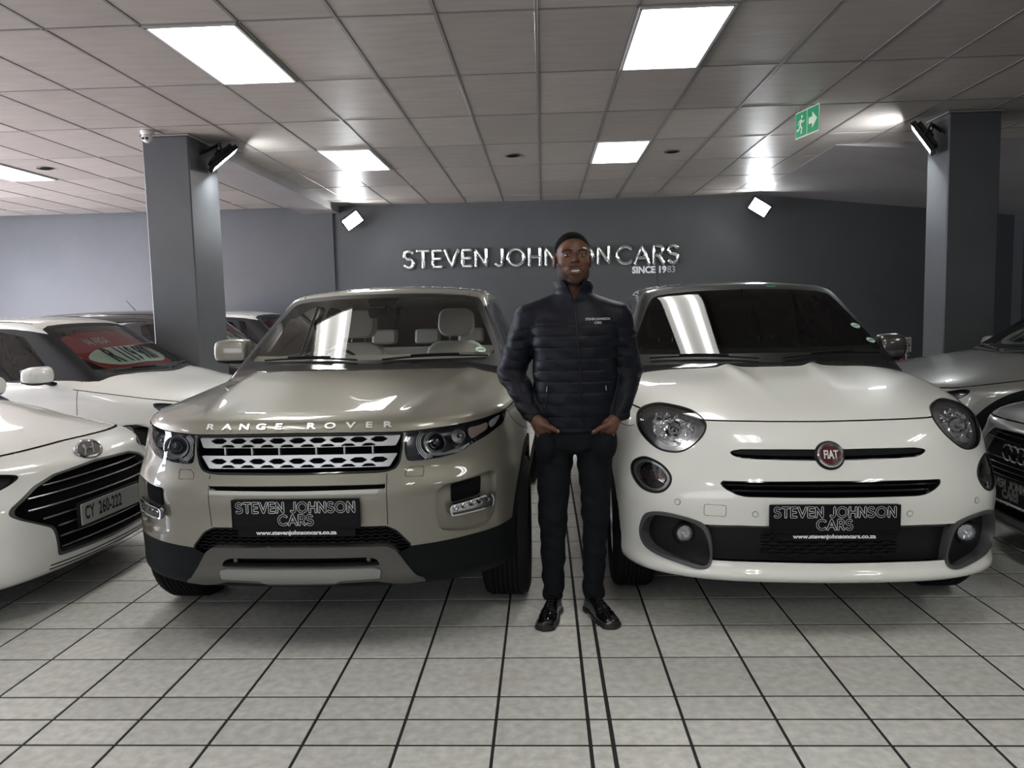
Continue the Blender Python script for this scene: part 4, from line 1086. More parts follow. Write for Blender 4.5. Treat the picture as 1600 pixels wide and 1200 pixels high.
def build_fiat():
    f = fi; pos = FI_POS
    root = empty('car', (pos[0], pos[1], 0), pos[2], label='white compact crossover with dark roof and round red badge, right of the standing man', cat='car')
    white = paint('white paint', (.70, .70, .66), rough=.35); roofp = paint('dark bronze roof paint', (.055, .050, .046), metal=.5, rough=.3)
    B, GB = M['black'], M['gloss_black']
    xs = np.arange(-.95, .951, .0125); ys = np.concatenate([np.arange(-.06, 1.2, .0135), np.arange(1.2, 2.2, .025), np.arange(2.2, 4.4, .05)]); zs = np.arange(.10, 1.70, .0135)
    S = Shell(f, xs, ys, zs, it=2); V = lambda: S.V
    lamp = smooth_loop([(.56, .968), (.64, .994), (.76, 1.008), (.85, 1.008), (.905, .985), (.895, .945), (.86, .90), (.79, .857), (.715, .830), (.632, .828), (.578, .853), (.535, .90), (.53, .94)], 4)
    bowl = smooth_loop([(.815, .972), (.745, .980), (.642, .968), (.585, .950), (.572, .922), (.602, .88), (.663, .85), (.737, .863), (.78, .897), (.808, .94)], 4)
    low = smooth_loop([(.880, .733), (.86, .764), (.797, .786), (.71, .770), (.655, .733), (.647, .697), (.675, .662), (.727, .648), (.80, .658), (.86, .695)], 4)
    bars = smooth_loop([(.0, .852), (.2, .8535), (.37, .853), (.408, .840), (.38, .820), (.33, .811), (.15, .807), (0, .806)], 3, sharp=(0, 3, 7))
    bars = half([p for p in bars if p[0] > 0]); bars = np.array([(0, .853)]+[tuple(p) for p in bars if abs(p[0]) > 1e-4]) if False else half([(0, .852), (.2, .8535), (.36, .853), (.395, .847), (.410, .839), (.395, .826), (.36, .815), (.2, .809), (0, .806)])
    ug = round_poly(half([(0, .727), (.458, .724), (.452, .703), (.425, .683), (.39, .667), (.355, .660), (0, .658)]), .012, 4)
    intake = half([(0, .535), (.38, .536), (.535, .531), (.52, .372), (.27, .374), (0, .372)])
    fo = smooth_loop([(.755, .558), (.70, .567), (.635, .563), (.565, .551), (.512, .527), (.49, .466), (.486, .38), (.497, .343), (.535, .329), (.61, .339), (.738, .364), (.80, .392), (.822, .444), (.812, .50), (.79, .54)], 3)
    fin = smooth_loop([(.735, .548), (.65, .551), (.572, .538), (.522, .508), (.500, .447), (.497, .378), (.520, .345), (.61, .358), (.735, .380), (.79, .406), (.806, .455), (.782, .515)], 3)
    ws_o = half([(0, 1.606), (.30, 1.600), (.50, 1.585), (.585, 1.562), (.625, 1.50), (.70, 1.35), (.765, 1.20), (.785, 1.135), (.5, 1.150), (0, 1.158)])
    ws = S.take(np.maximum(np.maximum(poly_sd(ws_o, V()[:, 0], V()[:, 2]), fi_gh(*V().T)-.004), V()[:, 1]-2.1))
    glass_in = half([(0, 1.572), (.30, 1.566), (.47, 1.552), (.545, 1.535), (.58, 1.48), (.66, 1.33), (.715, 1.22), (.70, 1.20), (.4, 1.20), (0, 1.205)])
    (v1, t1), (v2, t2) = clip(ws[0], ws[1], poly_sd(round_poly(glass_in, .03), ws[0][:, 0], ws[0][:, 2]))
    skin('windscreen', f, (v1, t1), glass('tinted windscreen glass', (.42, .50, .46), 1.5), root); skin('windscreen_border', f, (v2, t2), B, root)
    swin = [round_poly([(1.55, 1.08), (2.50, 1.10), (2.52, 1.48), (2.3, 1.50), (1.9, 1.42)], .04), round_poly([(2.58, 1.10), (3.40, 1.14), (3.36, 1.42), (2.60, 1.49)], .04)]
    sg = glass('dark side glass', (.35, .4, .38), 1.5)
    for side in (-1, 1):
        for P in swin: skin('side_window', f, S.take(np.maximum(poly_sd(P, V()[:, 1], V()[:, 2]), -side*V()[:, 0]+.3)), sg, root)
    lens_l, lens_s = {}, {}
    for side in (-1, 1): lens_l[side] = S.take(region(V(), lamp, 30, side, .9))
    for side in (-1, 1): lens_s[side] = S.take(region(V(), low, 30, side, .8))
    for o in (bars, ug, intake): S.take(region(V(), o, 0, 0, .4))
    for side in (-1, 1): S.take(region(V(), fo, 20, side, .6))
    v = V(); d = v[:, 2]-(FI_R(v[:, 1])-.11)
    pil = S.take(np.maximum(np.maximum(fi_gh(*v.T)-.008, 1.085-v[:, 2]), d)); skin('pillar_trim', f, pil, GB, root)
    v = V(); skin('roof', f, S.take(1.38-v[:, 2]), roofp, root)
    for s_ in (-1, 1): roof_channel(root, f, s_*.54, 1.92, 3.9)
    v = V(); sill = np.maximum(v[:, 2]-.27, .75-v[:, 1]); skin('lower_cladding', f, S.take(sill), M['cladding'], root)
    def u30(v): return np.abs(v[:, 0])*math.cos(math.radians(30))+v[:, 1]*math.sin(math.radians(30))
    def zl(v): return np.interp(u30(v), [0, .53, .905, 1.2, 1.8], [.957, .962, .985, 1.015, 1.06])
    def ycowl(v): return np.interp(np.abs(v[:, 0]), [0, .3, .5, .65, .76, .85], [1.05, 1.072, 1.13, 1.20, 1.295, 1.4])
    v = V(); skin('bonnet', f, S.take(np.maximum(zl(v)+.0025-v[:, 2], v[:, 1]-ycowl(v))), white, root)
    v = V(); skin('bonnet_gap', f, S.take(np.maximum(np.maximum(zl(v)-.0025-v[:, 2], v[:, 1]-ycowl(v)), v[:, 2]-zl(v)-.01)), M['void'], root, off=-.008)
    v = V(); skin('cowl', f, S.take(np.maximum(np.maximum(1.06-v[:, 2], np.abs(v[:, 0])-.79), v[:, 1]-1.6)), B, root, off=-.006)
    for s_ in (-1, 1): seam_line(root, f, [(.90, .915), (.96, .905), (1.15, .90), (1.28, .865)], 30, s_)
    v = V(); skin('front_bumper', f, S.take(v[:, 1]-.86), white, root); skin('body', f, compact(S.V, S.T), white, root)
    # openings
    patch('bar_recess', f, bars, M['void'], root, step=.015, off=-.03)
    for s in (-1, 1):
        bar = [(s*a, b) for a, b in [(.03, .849), (.2, .850), (.36, .8495), (.392, .8435), (.400, .838), (.37, .832), (.2, .827), (.03, .826)]]
        tag(patch('grille_bar', f, bar if s > 0 else bar[::-1], GB, root, step=.006, off=-.003, rim=.02), None)
        bar2 = [(s*a, b) for a, b in [(.04, .812), (.2, .8135), (.35, .8185), (.385, .827), (.37, .8165), (.2, .8095), (.04, .807)]]
        patch('grille_bar', f, bar2 if s > 0 else bar2[::-1], M['satin'] if False else mat('dim chrome', (.3, .3, .3), rough=.2, metal=.8), root, step=.004, off=-.004, rim=.01)
    patch('upper_grille_cavity', f, ug, M['void'], root, step=.03, off=-.06)
    patch('upper_grille_rim', f, ug, GB, root, step=.008, off=-.002, rim=.05, holes=[ug*np.array([.985, 1])*1.0+(ug.mean(0)-ug)*np.array([0, .12])])
    mb = MB()
    for z in (.704, .680):
        w_ = .44 if z > .69 else .405; mb.tube(on_surface(f, [(x, z) for x in np.linspace(-w_, w_, 21)])+np.array([0, .022, 0]), .006, n=6)
        mb.done('upper_grille_slat', GB, root); mb = MB()
    patch('intake_panel', f, intake*np.array([1.01, 1.0]), M['black'], root, step=.02, off=-.035)
    patch('intake_rim', f, half([(0, .535), (.38, .536), (.56, .531), (.56, .516), (.38, .524), (0, .523)]), GB, root, step=.012, off=-.012, rim=.03)
    for k in range(6):
        z = .487-k*.0165; mb = MB()
        for i in range(-8, 9):
            if abs(i*.033) < .27:
                p = on_surface(f, [(i*.033, z+(.003 if (i+k) % 2 else -.003))])[0]; mb.box(p+np.array([0, .03, 0]), (.034, .012, .005))
        tag(mb.done('lower_grille_slat', B, root), kind='stuff')
    # centre badge
    p = on_surface(f, [(0, .828)])[0]; R = frame_at(f, p)
    MB().lathe([(0, .004), (.060, .004), (.063, 0), (.063, -.03)], n=40, R=R).done('badge_surround', B, root, loc=p)
    e = emblem(root, p+R[:, 2]*.006, R, .054, mat('deep red enamel', (.075, .006, .014), rough=.25, coat=.6))
    text('letters', 'FIAT', mat('silver letters', (.85, .85, .85), rough=.3, metal=.5), e, (0, -.001, .0105), size=.050, width=.60, extrude=.0012, bold=.0014)
    # head lamps
    for side in (-1, 1):
        L = bpy.data.objects.new('head_lamp', None); link(L, root)
        skin('lens', f, lens_l[side], M['lens'], L, off=.001)
        hoop(f, 'lamp_gasket', lamp, B, L, w=.005, al=30, side=side, lift=-.002)
        patch('lamp_surround', f, lamp, mat('grey lamp bezel', (.48, .48, .485), rough=.22, metal=.8), L, 30, side, step=.01, off=-.016, rim=.03, holes=[bowl])
        patch('bowl', f, bowl+(bowl-bowl.mean(0))*.03, M['reflector'], L, 30, side, step=.012, off=-.055)
        patch('bowl_rim', f, bowl, M['chrome'], L, 30, side, step=.008, off=-.015, rim=.045, holes=[bowl+(bowl.mean(0)-bowl)*.04])
        def PP(u, z, dep): return on_surface(f, [(u, z)], 30, side)[0]+np.array([-side*.3, .95, 0])*dep
        Rl = rotm(0, 0, -side*.3)
        c = PP(.672, .915, .03); MB().lathe([(.040, .012), (.034, .0), (.030, .0), (.026, .02)], c, axis=1, n=24, R=Rl).lathe([(0, -.010), (.012, -.008), (.014, .02)], c, axis=1, n=16, R=Rl).done('bulb', M['chrome'], L)
        random.seed(5); mb = MB()
        for k in range(120):
            u, z = random.uniform(.58, .80), random.uniform(.86, .97)
            if poly_sd(bowl+(bowl.mean(0)-bowl)*.14, [u], [z])[0] < 0 and math.hypot(u-.672, z-.915) > .035:
                q = PP(u, z, .043); a = random.uniform(.004, .011)
                mb.box(q, (a*.8, .014, a*random.uniform(1, 2.2)), R=rotm(random.uniform(-.7, .7), random.uniform(-.3, .3), random.uniform(-.7, .7)), bev=.001)
        tag(mb.done('reflector_facet', mat('bright facet', (.9, .9, .9), rough=.2, metal=.75), L), kind='stuff')
        L2 = bpy.data.objects.new('lower_lamp', None); link(L2, root)
        skin('lens', f, lens_s[side], M['lens'], L2, off=.001)
        hoop(f, 'lamp_gasket', low, B, L2, w=.006, al=30, side=side, lift=-.002)
        patch('lamp_surround', f, low, mat('grey ring', (.40, .40, .41), rough=.25, metal=.7), L2, 30, side, step=.01, off=-.012, rim=.02, holes=[low+(low.mean(0)-low)*.22])
        patch('housing', f, low, M['gloss_black'], L2, 30, side, step=.012, off=-.04)
        patch('inner_bar', f, smooth_loop([(.69, .725), (.78, .735), (.85, .725), (.84, .70), (.76, .70), (.70, .70)], 3), mat('smoked reflector', (.12, .09, .09), rough=.12, metal=.8), L2, 30, side, step=.01, off=-.028)
        # fog surround
        patch('fog_surround', f, fo, mat('charcoal surround', (.06, .06, .062), rough=.4), root, 20, side, step=.008, off=.008, rim=.05, holes=[fin])
        patch('fog_pocket', f, fin+(fin-fin.mean(0))*.03, M['black'], root, 20, side, step=.015, off=-.038)
        F_ = bpy.data.objects.new('fog_lamp', None); link(F_, root)
        c = on_surface(f, [(.600, .477)], 20, side)[0]+np.array([0, .012, 0])
        Rf = rotm(0, 0, -side*.15)
        MB().lathe([(.052, .024), (.044, .0), (.038, .0), (.036, .02)], c, axis=1, n=28, R=Rf).done('bezel', M['black'], F_)
        MB().lathe([(0, -.010), (.018, -.008), (.030, -.003), (.036, .004)], c, axis=1, n=28, R=Rf).done('lens', M['lens'], F_)
        MB().lathe([(0, .03), (.012, .024), (.024, .014), (.036, .003)], c, axis=1, n=12, R=Rf).lathe([(0, .0), (.007, .002), (.009, .02)], c, axis=1, n=10, R=Rf).done('reflector', M['reflector'], F_)
        for (u, z) in ((.628, .620), (.316, .587)):
            p = on_surface(f, [(side*u, z)])[0]; R = frame_at(f, p)
            MB().lathe([(0, .0015), (.0105, .0015), (.011, 0)], n=18, R=R).done('parking_sensor', white, root, loc=p)
            MB().lathe([(.0115, .0008), (.0135, .0008), (.0135, -.002)], n=18, R=R).done('sensor_ring', M['warm_grey'], root, loc=p)
    hoop(f, 'tow_cover_gap', round_poly([(-.522, .573), (-.434, .573), (-.434, .622), (-.522, .622)], .01), mat('seam grey', (.2, .2, .19), rough=.6), root, w=.0014, lift=.0002, n=4)
    hoop(f, 'hood_edge', half([(0, .312), (.35, .312), (.44, .308), (.47, .300), (.44, .304), (.35, .3085), (0, .309)]), white, root, w=.003, lift=0, n=5) if False else None
    p = on_surface(f, [(0, .575)])[0]; show_plate(root, p+np.array([0, -.018, 0]), np.array([[1, 0, 0], [0, 0, -1], [0, 1, 0]]).astype(float), .530, .118)
    for side in (-1, 1):
        for ya in FI_AX: wheel('wheel', root, side*.775, ya, FI_AZ, .215, side, .22)
        mirror_unit(root, f, side, (side*.825, 1.52, 1.205), roofp, B, .080, .080, .080)
    wipers(root, f, ((-.62, 1.175, -.05, 1.172), (.08, 1.172, .66, 1.18)))
    dark = mat('dark cloth seats', (.035, .035, .035), rough=.8)
    for x in (-.36, .36): seat(root, x, 2.35, .50, dark)
    o = MB().prism(round_poly([(-.60, 0), (.60, 0), (.60, .62), (-.60, .62)], .05), -.08, .06, lambda a_, b_, h: (a_, 3.25+b_*.3+h, .55+b_*.95)).done('rear_seat', dark, root)
    MB().box((0, 2.3, .38), (1.4, 2.6, .06)).done('cabin_floor', dark, root)
    MB().prism(round_poly([(1.22, 1.09), (1.4, 1.115), (1.7, 1.10), (1.8, 1.0), (1.75, .7), (1.2, .7)], .04), -.68, .68, lambda a_, b_, h: (h, a_, b_)).done('dashboard', mat('dark dash', (.02, .02, .021), rough=.6), root)
    MB().lathe([(.175, .0), (.185, .012), (.195, .0), (.185, -.012), (.175, 0)], (0, 0, 0), axis=1, n=32, R=rotm(-.35, 0, 0)).done('steering_wheel', dark, root, loc=(-.36, 1.86, 1.02))
    MB().prism(round_poly([(-.12, -.035), (.12, -.035), (.13, .03), (-.13, .03)], .02), 0, .03, lambda a_, b_, h: (a_, h, b_)).tube([(0, 0, .02), (0, -.05, .10)], .012).done('cabin_mirror', dark, root, loc=(0, 1.78, 1.48))
    lining(root, fi_gh, glass_in, swin, 1.09, mat('dark headlining', (.07, .07, .068), rough=.9), (.9, 4.3, .05), 2.2)
    sticker(root, f, fi_gh, .615, 1.335, .030, .026, (.40, .55, .46)); sticker(root, f, fi_gh, .665, 1.252, .030, .024, (.40, .55, .46))
    sticker(root, f, fi_gh, .20, 1.585, .03, .012, (.06, .25, .15))
    MB().tube([(-.28, 3.6, 1.58), (-.28, 3.8, 1.95)], [.004, .002], n=6).done('roof_aerial', B, root)
    return root
build_fiat()
# ---------------------------------------------------------------- the cars of the two side rows
def bent_text(name, s, mt, root, f, cx, cz, off, sx=1., sz=1.5, al=0., side=0, **k):
    """lettering that follows the surface f"""
    V, F = text_mesh(s, **k); P = np.stack([cx+V[:, 0]*sx, cz+V[:, 1]*sz], 1)
    Q = on_surface(f, P, al, side, t1=2.4); N = unit(grad(f, Q)); Q = Q+N*off
    return mesh(name, Q, F, mt, root, smooth=False)
def make_car(label, pos, p, body, roofc=None, pillar=None, detail=.022, card=None, clad=False, features=None, rimm=None, tint=(.45, .5, .48), group=None, mirrors=(-1, 1)):
    hw, L, nz, zb, yb, yt, zt, belt = p['hw'], p['L'], p['nose'], p['zb'], p['yb'], p['yt'], p['zt'], p['belt']
    ax, r, lo = p['ax'], p['r'], p.get('low', .17)
    k = hw/.9
    xsn = [a*k for a in (0, .3, .5, .65, .75, .82, .88, .94)]; pl = np.array([0, .015, .05, .11, .19, .28, .45, .8])*p.get('round', 1.)
    eu = np.array([0, 0, .01, .03, .05, .07, .08, .08])
    rw = lambda o, u=0.: list(o+pl+eu*u)
    n0 = nz-.30
    Fz = [.08, lo-.01, lo+.05, lo+.11, .42, n0, n0+.10, n0+.20, nz-.02, nz+.06]
    F = Tab(Fz, xsn, [rw(.6), rw(.42), rw(.12), rw(.03), rw(.02), rw(.025, .3), rw(.05, .6), rw(.09, .9), rw(p.get('ny', .17), 1), rw(p.get('ny', .17)+.28, 1)])
    Wt = Tab([-.2, .5, .9, 1.5, 2.2, L-1.2, L-.5, L], [.1, .3, .5, .7, .85, 1.0, 1.2],
             np.array([[.90, .94, .955, .96, .95, .90, .82], [.93, .97, .98, .985, .97, .93, .84], [.95, .985, .997, 1, .985, .95, .85], [.95, .975, .985, .99, .98, .95, .86],
                       [.94, .97, .98, .99, .98, .95, .86], [.95, .985, .997, 1, .99, .96, .87], [.93, .965, .98, .98, .97, .93, .83], [.86, .88, .89, .89, .87, .82, .72]])*hw)
    ys_ = [.05, .22, .5, .8, yb, yb+.5, 2.2, L-1, L]
    zs_ = [nz-.10, nz, nz+(zb-nz)*.42, nz+(zb-nz)*.72, zb, zb+.03, zb, zb, zb-.04]
    dz = np.array([0, .004, .02, .045, .08, .13, .19])*p.get('crown', 1.)
    T = Tab(ys_, [a*k for a in (0, .35, .55, .7, .8, .88, .98)], [[z-d*(1. if i < 5 else .8) for d in dz] for i, z in enumerate(zs_)])
    R = Curve([yt-.3, yt, yt+.3, yt+.8, yt+1.4, L-.5, L-.1], [zt-.12, zt-.045, zt-.01, zt, zt-.012, zt-.07, zt-.16])
    slope = (yt-yb-.02)/(zt-.06-zb)
    az = r
    def low(x, y, z):
        b = smax(F.surf(z, x, y, -1), z-T(y, x), .06); b = smax(b, np.abs(x)-Wt(y, z), p.get('fil', .11)); b = smax(b, y-L+.05+.05*x*x, .1)
        return smax(b, lo-z+0*y, .05)
    def gh(x, y, z):
        a = np.abs(x); ws = (yb-.02+(z-zb)*slope+.40*x*x*(1-.5*(z-zb))-y)/math.sqrt(1+slope*slope)
        g = smax(ws, z-(R(y)-.075*x*x-.09*x**4), .06)
        g = smax(g, (a-(hw-.10-.42*(z-belt)-.07*sstep(2.4, L, y)))/1.08, .08)
        return smax(smax(g, (y-(L-.10-.45*(z-belt)))/1.1, .1), .85-z+0*y, .05)
    def f(x, y, z):
        b = smin(low(x, y, z), gh(x, y, z), .02)
        for ya in ax: b = smax(b, np.minimum((r+.035)-np.sqrt((y-ya)**2+(z-az)**2)+0*x, np.abs(x)-hw+.3), .012)
        return b
    root = empty('car', (pos[0], pos[1], 0), math.radians(pos[2]), label=label, cat='car', group=group)
    B, GB = M['black'], M['gloss_black']; roofc = roofc or body; pillar = pillar or GB
    d = detail
    S = Shell(f, np.arange(-hw-.05, hw+.051, d), np.concatenate([np.arange(-.06, 1.3, d), np.arange(1.3, L+.1, d*2)]), np.arange(.06, zt+.06, d), it=2); V = lambda: S.V
    zc = zb-.012
    def wx(z, m=0.): return hw-.135-.40*(z-belt)-m
    def wso(m): return half([(0, zt-.065-m), (.30, zt-.07-m), (.48, zt-.085-m), (wx(zt-.1, m), zt-.11-m), (wx(zc+.14, m), zc+.14), (wx(zc+.02, m), zc+m*.8), (.5, zc+.005+m*.8), (0, zc+.01+m*.8)])
    ws = S.take(np.maximum(np.maximum(poly_sd(wso(0), V()[:, 0], V()[:, 2]), gh(*V().T)-.004), V()[:, 1]-yt-.35))
    gin = round_poly(wso(.03), .03)
    (v1, t1), (v2, t2) = clip(ws[0], ws[1], poly_sd(gin, ws[0][:, 0], ws[0][:, 2]))
    skin('windscreen', f, (v1, t1), glass('row windscreen glass', tint, 1.5), root); skin('windscreen_border', f, (v2, t2), B, root)
    ym = ax[0]+ (ax[1]-ax[0])*.62
    q = belt+.015
    y0 = yb+.48
    sw = [round_poly([(y0, q), (ym-.04, q+.01), (ym-.04, zt-.13), (yt+.35, zt-.125), (yt+.1, zt-.17)], .03), round_poly([(ym+.04, q+.01), (L-.78, q+.05), (L-.82, zt-.20), (L-1.1, zt-.15), (ym+.04, zt-.13)], .03)]
    sg = glass('row side glass', (.5, .55, .55), 1.5)
    for side in (-1, 1):
        for P in sw: skin('side_window', f, S.take(np.maximum(poly_sd(P, V()[:, 1], V()[:, 2]), -side*V()[:, 0]+.3)), sg, root)
    ft = features or {}
    lamp = smooth_loop(ft.get('lamp', [(.56, nz-.14), (.66, nz-.10), (.85, nz-.06), (1.02, nz-.04), (1.0, nz-.10), (.85, nz-.17), (.68, nz-.20), (.58, nz-.18)]), 4)
    lens = {s: S.take(region(V(), lamp, 35, s, 1.1)) for s in (-1, 1)}
    gr = ft.get('grille'); 
    if gr is not None: S.take(region(V(), gr, 0, 0, .4))
    v = V(); pil = S.take(np.maximum(np.maximum(gh(*v.T)-.008, belt+.005-v[:, 2]), v[:, 2]-(R(v[:, 1])-.09))); skin('pillar_trim', f, pil, pillar, root)
    v = V(); skin('roof', f, S.take(np.maximum(zt-.25-v[:, 2], gh(*v.T)-.01)), roofc, root)
    for s in (-1, 1): roof_channel(root, f, s*(hw-.33), yt+.08, L-.5)
    v = V(); cl = v[:, 2]-(lo+.05)
    if clad:
        cl = np.where(v[:, 1] < .5, v[:, 2]-.34, v[:, 2]-.33)
        for ya in ax: cl = np.minimum(cl, np.where(np.abs(v[:, 0]) > hw-.35, np.sqrt((v[:, 1]-ya)**2+(v[:, 2]-az)**2)-(r+.15), 1))
    skin('lower_cladding', f, S.take(cl), M['cladding'] if clad else B, root)
    def u35(v): return np.abs(v[:, 0])*math.cos(math.radians(35))+v[:, 1]*math.sin(math.radians(35))
    zl = lambda v: np.interp(u35(v), [0, .55, .85, 1.05, 1.7], ft.get('hood', [nz-.045, nz-.05, nz-.04, nz-.005, zb-.035]))
    ycowl = lambda v: np.interp(np.abs(v[:, 0])/k, [0, .3, .5, .65, .76, .85], [yb-.03, yb-.01, yb+.04, yb+.11, yb+.2, yb+.3])
    v = V(); skin('bonnet', f, S.take(np.maximum(zl(v)+.003-v[:, 2], v[:, 1]-ycowl(v))), body, root)
    v = V(); skin('bonnet_gap', f, S.take(np.maximum(np.maximum(zl(v)-.003-v[:, 2], v[:, 1]-ycowl(v)), v[:, 2]-zl(v)-.01)), M['void'], root, off=-.008)
    v = V(); skin('cowl', f, S.take(np.maximum(np.maximum(zb-.10-v[:, 2], np.abs(v[:, 0])-hw+.12), np.maximum(v[:, 1]-yb-.35, gh(*v.T)-.06))), B, root, off=-.004)
    v = V(); yd = ax[0]+r+.13
    skin('front_bumper', f, S.take(np.maximum(v[:, 1]-.80, -1)), body, root)
    v = V(); wg = S.take(v[:, 1]-yd)
    for s in (-1, 1): skin('front_wing', f, clip(wg[0], wg[1], -s*wg[0][:, 0])[0], body, root)
    v = V(); g_ = np.maximum(yd+.007-v[:, 1], v[:, 1]-yd-.2)
    dr = S.take(v[:, 1]-(ym-.02)); (v1, t1), (v2, t2) = clip(dr[0], dr[1], dr[0][:, 1]-yd-.006)
    skin('door_gap', f, (v1, t1), M['void'], root, off=-.006); [skin('front_door', f, clip(v2, t2, -s*v2[:, 0])[0], body, root) for s in (-1, 1)]
    skin('body', f, compact(S.V, S.T), body, root)
    for s in (-1, 1):
        Lm = bpy.data.objects.new('head_lamp', None); link(Lm, root)
        skin('lens', f, lens[s], M['lens'], Lm, off=.001)
        patch('housing', f, lamp, mat('smoked lamp housing', (.05, .05, .055), rough=.25, metal=.5), Lm, 35, s, step=.015, off=-.04)
        patch('housing_rim', f, lamp, GB, Lm, 35, s, step=.012, off=-.001, rim=.04, holes=[lamp+(lamp.mean(0)-lamp)*.06])
        c = on_surface(f, [tuple(lamp.mean(0))], 35, s)[0]+np.array([-s*.01, .03, 0])
        MB().lathe([(.045, 0), (.04, .0), (.028, .02), (0, .026)], c, axis=1, n=20, R=rotm(0, 0, -s*.5)).done('reflector', M['reflector'], Lm)
        wheel_args = dict(rimm=rimm or M['satin'])
        for ya in ax: wheel('wheel', root, s*(hw-.115), ya, r, .2, s, r*.66, **wheel_args)
        s in mirrors and mirror_unit(root, f, s, (s*(hw+.085), yb+.50, belt+.07), ft.get('mirror', body), B, .125, .072, .075)
    if gr is not None:
        patch('grille_cavity', f, gr, M['void'], root, step=.02, off=-.045)
        patch('grille_rim', f, gr, ft.get('rim', GB), root, step=.01, off=.001, rim=.045, holes=[gr+(gr.mean(0)-gr)*np.array([.035, .06])])
        for z, w0 in ft.get('slats', []):
            MB().tube(on_surface(f, [(x, z) for x in np.linspace(-w0, w0, 15)])+np.array([0, .012, 0]), .005, n=6).done('grille_slat', ft.get('slatm', M['satin']), root)
    wipers(root, f, ((-.55, zc+.03, -.0, zc+.02), (.08, zc+.02, .60, zc+.03)), t1=2.2)
    dark = mat('dark cabin', (.03, .03, .03), rough=.8)
    for x in (-.36, .36): seat(root, x, yt+.62, .46, dark)
    MB().prism(round_poly([(-.58, 0), (.58, 0), (.58, .62), (-.58, .62)], .05), -.08, .06, lambda a_, b_, h: (a_, L-1.0+b_*.3+h, .52+b_*.95)).done('rear_seat', dark, root)
    MB().box((0, L*.52, .36), (2*hw-.4, L*.5, .06)).done('cabin_floor', dark, root)
    MB().prism(round_poly([(yb+.25, zb-.06), (yb+.4, zb-.03), (yb+.65, zb-.05), (yb+.75, zb-.2), (yb+.7, .6), (yb+.25, .6)], .04), -hw+.2, hw-.2, lambda a_, b_, h: (h, a_, b_)).done('dashboard', dark, root)
    MB().prism(round_poly([(-.11, -.033), (.11, -.033), (.12, .03), (-.12, .03)], .02), 0, .03, lambda a_, b_, h: (a_, h, b_)).done('cabin_mirror', dark, root, loc=(0, yt-.02, zt-.16))
    lining(root, gh, gin, sw, belt+.01, mat('grey headlining', (.16, .16, .155), rough=.9), (yb-.1, L, .06), yt+.4, off=.03)
    if card:
        f2 = gh; cw, c0, c1 = card[0], zc+.022, zt-.115; zm = (c0+c1)/2
        red = mat('red price card', (.42, .035, .045), rough=.6); whi = mat('white card band', (.82, .86, .80), rough=.6)
        P = smooth_loop([(-cw, zm), (-cw*.88, c1-.05), (-cw*.5, c1), (0, c1+.01), (cw*.5, c1), (cw*.88, c1-.05), (cw, zm), (cw*.85, c0+.05), (cw*.45, c0), (0, c0-.005), (-cw*.45, c0), (-cw*.85, c0+.05)], 3)
        C = bpy.data.objects.new('price_card', None); link(C, root)
        patch('card', f2, P, red, C, step=.03, off=-.045, rim=.004, t0=-.2, )
        P2 = smooth_loop([(-cw*.93, zm-.04), (-cw*.6, zm+.035), (0, zm+.052), (cw*.6, zm+.035), (cw*.93, zm-.04), (cw*.6, zm-.092), (0, zm-.085), (-cw*.6, zm-.092)], 3)
        patch('white_band', f2, P2, whi, C, step=.03, off=-.042, t0=-.2)
        bent_text('price', card[1], mat('black print', (.02, .02, .02), rough=.6), C, f2, 0, zm-.02, -.0385, sz=1.1, size=.145, bold=.005, width=1.05)
        bent_text('bank_name', '(a) ABSA', mat('white card print', (.75, .75, .72), rough=.6), C, f2, -cw*.35, zm+.105, -.0385, sz=1.0, size=.075, shear=.25, width=1.0)
        bent_text('small_print', 'vehicle finance', mat('pale card print', (.6, .45, .45), rough=.6), C, f2, cw*.1, zm-.115, -.0385, sz=1., size=.035) if False else None
    return root, f, gh, S
def plate_white(root, f, z, s, off=.012):
    p = on_surface(f, [(0, z)])[0]+np.array([0, -off, 0]); R = np.array([[1, 0, 0], [0, 0, -1], [0, 1, 0]]).astype(float)
    r = bpy.data.objects.new('number_plate', None); link(r, root); r.location = p; r.rotation_euler = mathutils.Matrix([list(map(float, q)) for q in R]).to_euler()
    MB().prism(round_poly([(-.26, -.056), (.26, -.056), (.26, .056), (-.26, .056)], .008), -.008, 0).done('plate', mat('reflective plate', (.42, .45, .42), rough=.4), r)
    MB().prism(round_poly([(-.275, -.07), (.275, -.07), (.275, .066), (-.275, .066)], .01), -.016, -.005).done('plate_holder', M['black'], r)
    text('characters', s, M['black'], r, (-.235, .0, .001), size=.098, width=.60, bold=.0022, align='LEFT', spacing=1.06)
    return r
W1 = paint('clean white paint', (.70, .70, .67), rough=.35)
# hatchback in the front left, nose pointing right
P_ = dict(hw=.885, L=4.04, nose=.80, zb=.99, yb=1.02, yt=1.85, zt=1.47, belt=.96, ax=(.83, 3.40), r=.315, low=.13, ny=.16)
gr_ = round_poly(half([(0, .705), (.33, .690), (.46, .655), (.60, .575), (.615, .545), (.58, .515), (.43, .435), (.42, .40), (.415, .285), (0, .270)]), .02, 3)
root_, f_, g_, _ = make_car('white hatchback with oval chrome badge and wide black grille, front left corner', (-2.40, 4.10, 87), P_, W1, detail=.016, pillar=M['black'],
    features=dict(lamp=[(.50, .715), (.62, .745), (.85, .79), (1.05, .82), (1.02, .77), (.85, .70), (.68, .655), (.58, .67)], grille=gr_, rim=mat('satin grille frame', (.10, .10, .10), rough=.3, metal=.6),
                  slats=[(.645, .40), (.60, .50), (.545, .52), (.49, .46), (.435, .38), (.38, .38), (.325, .38)], slatm=mat('dim slat', (.22, .22, .22), rough=.25, metal=.8), hood=[.812, .805, .80, .82, .90]))
plate_white(root_, f_, .455, 'CY  260-222', off=.006)
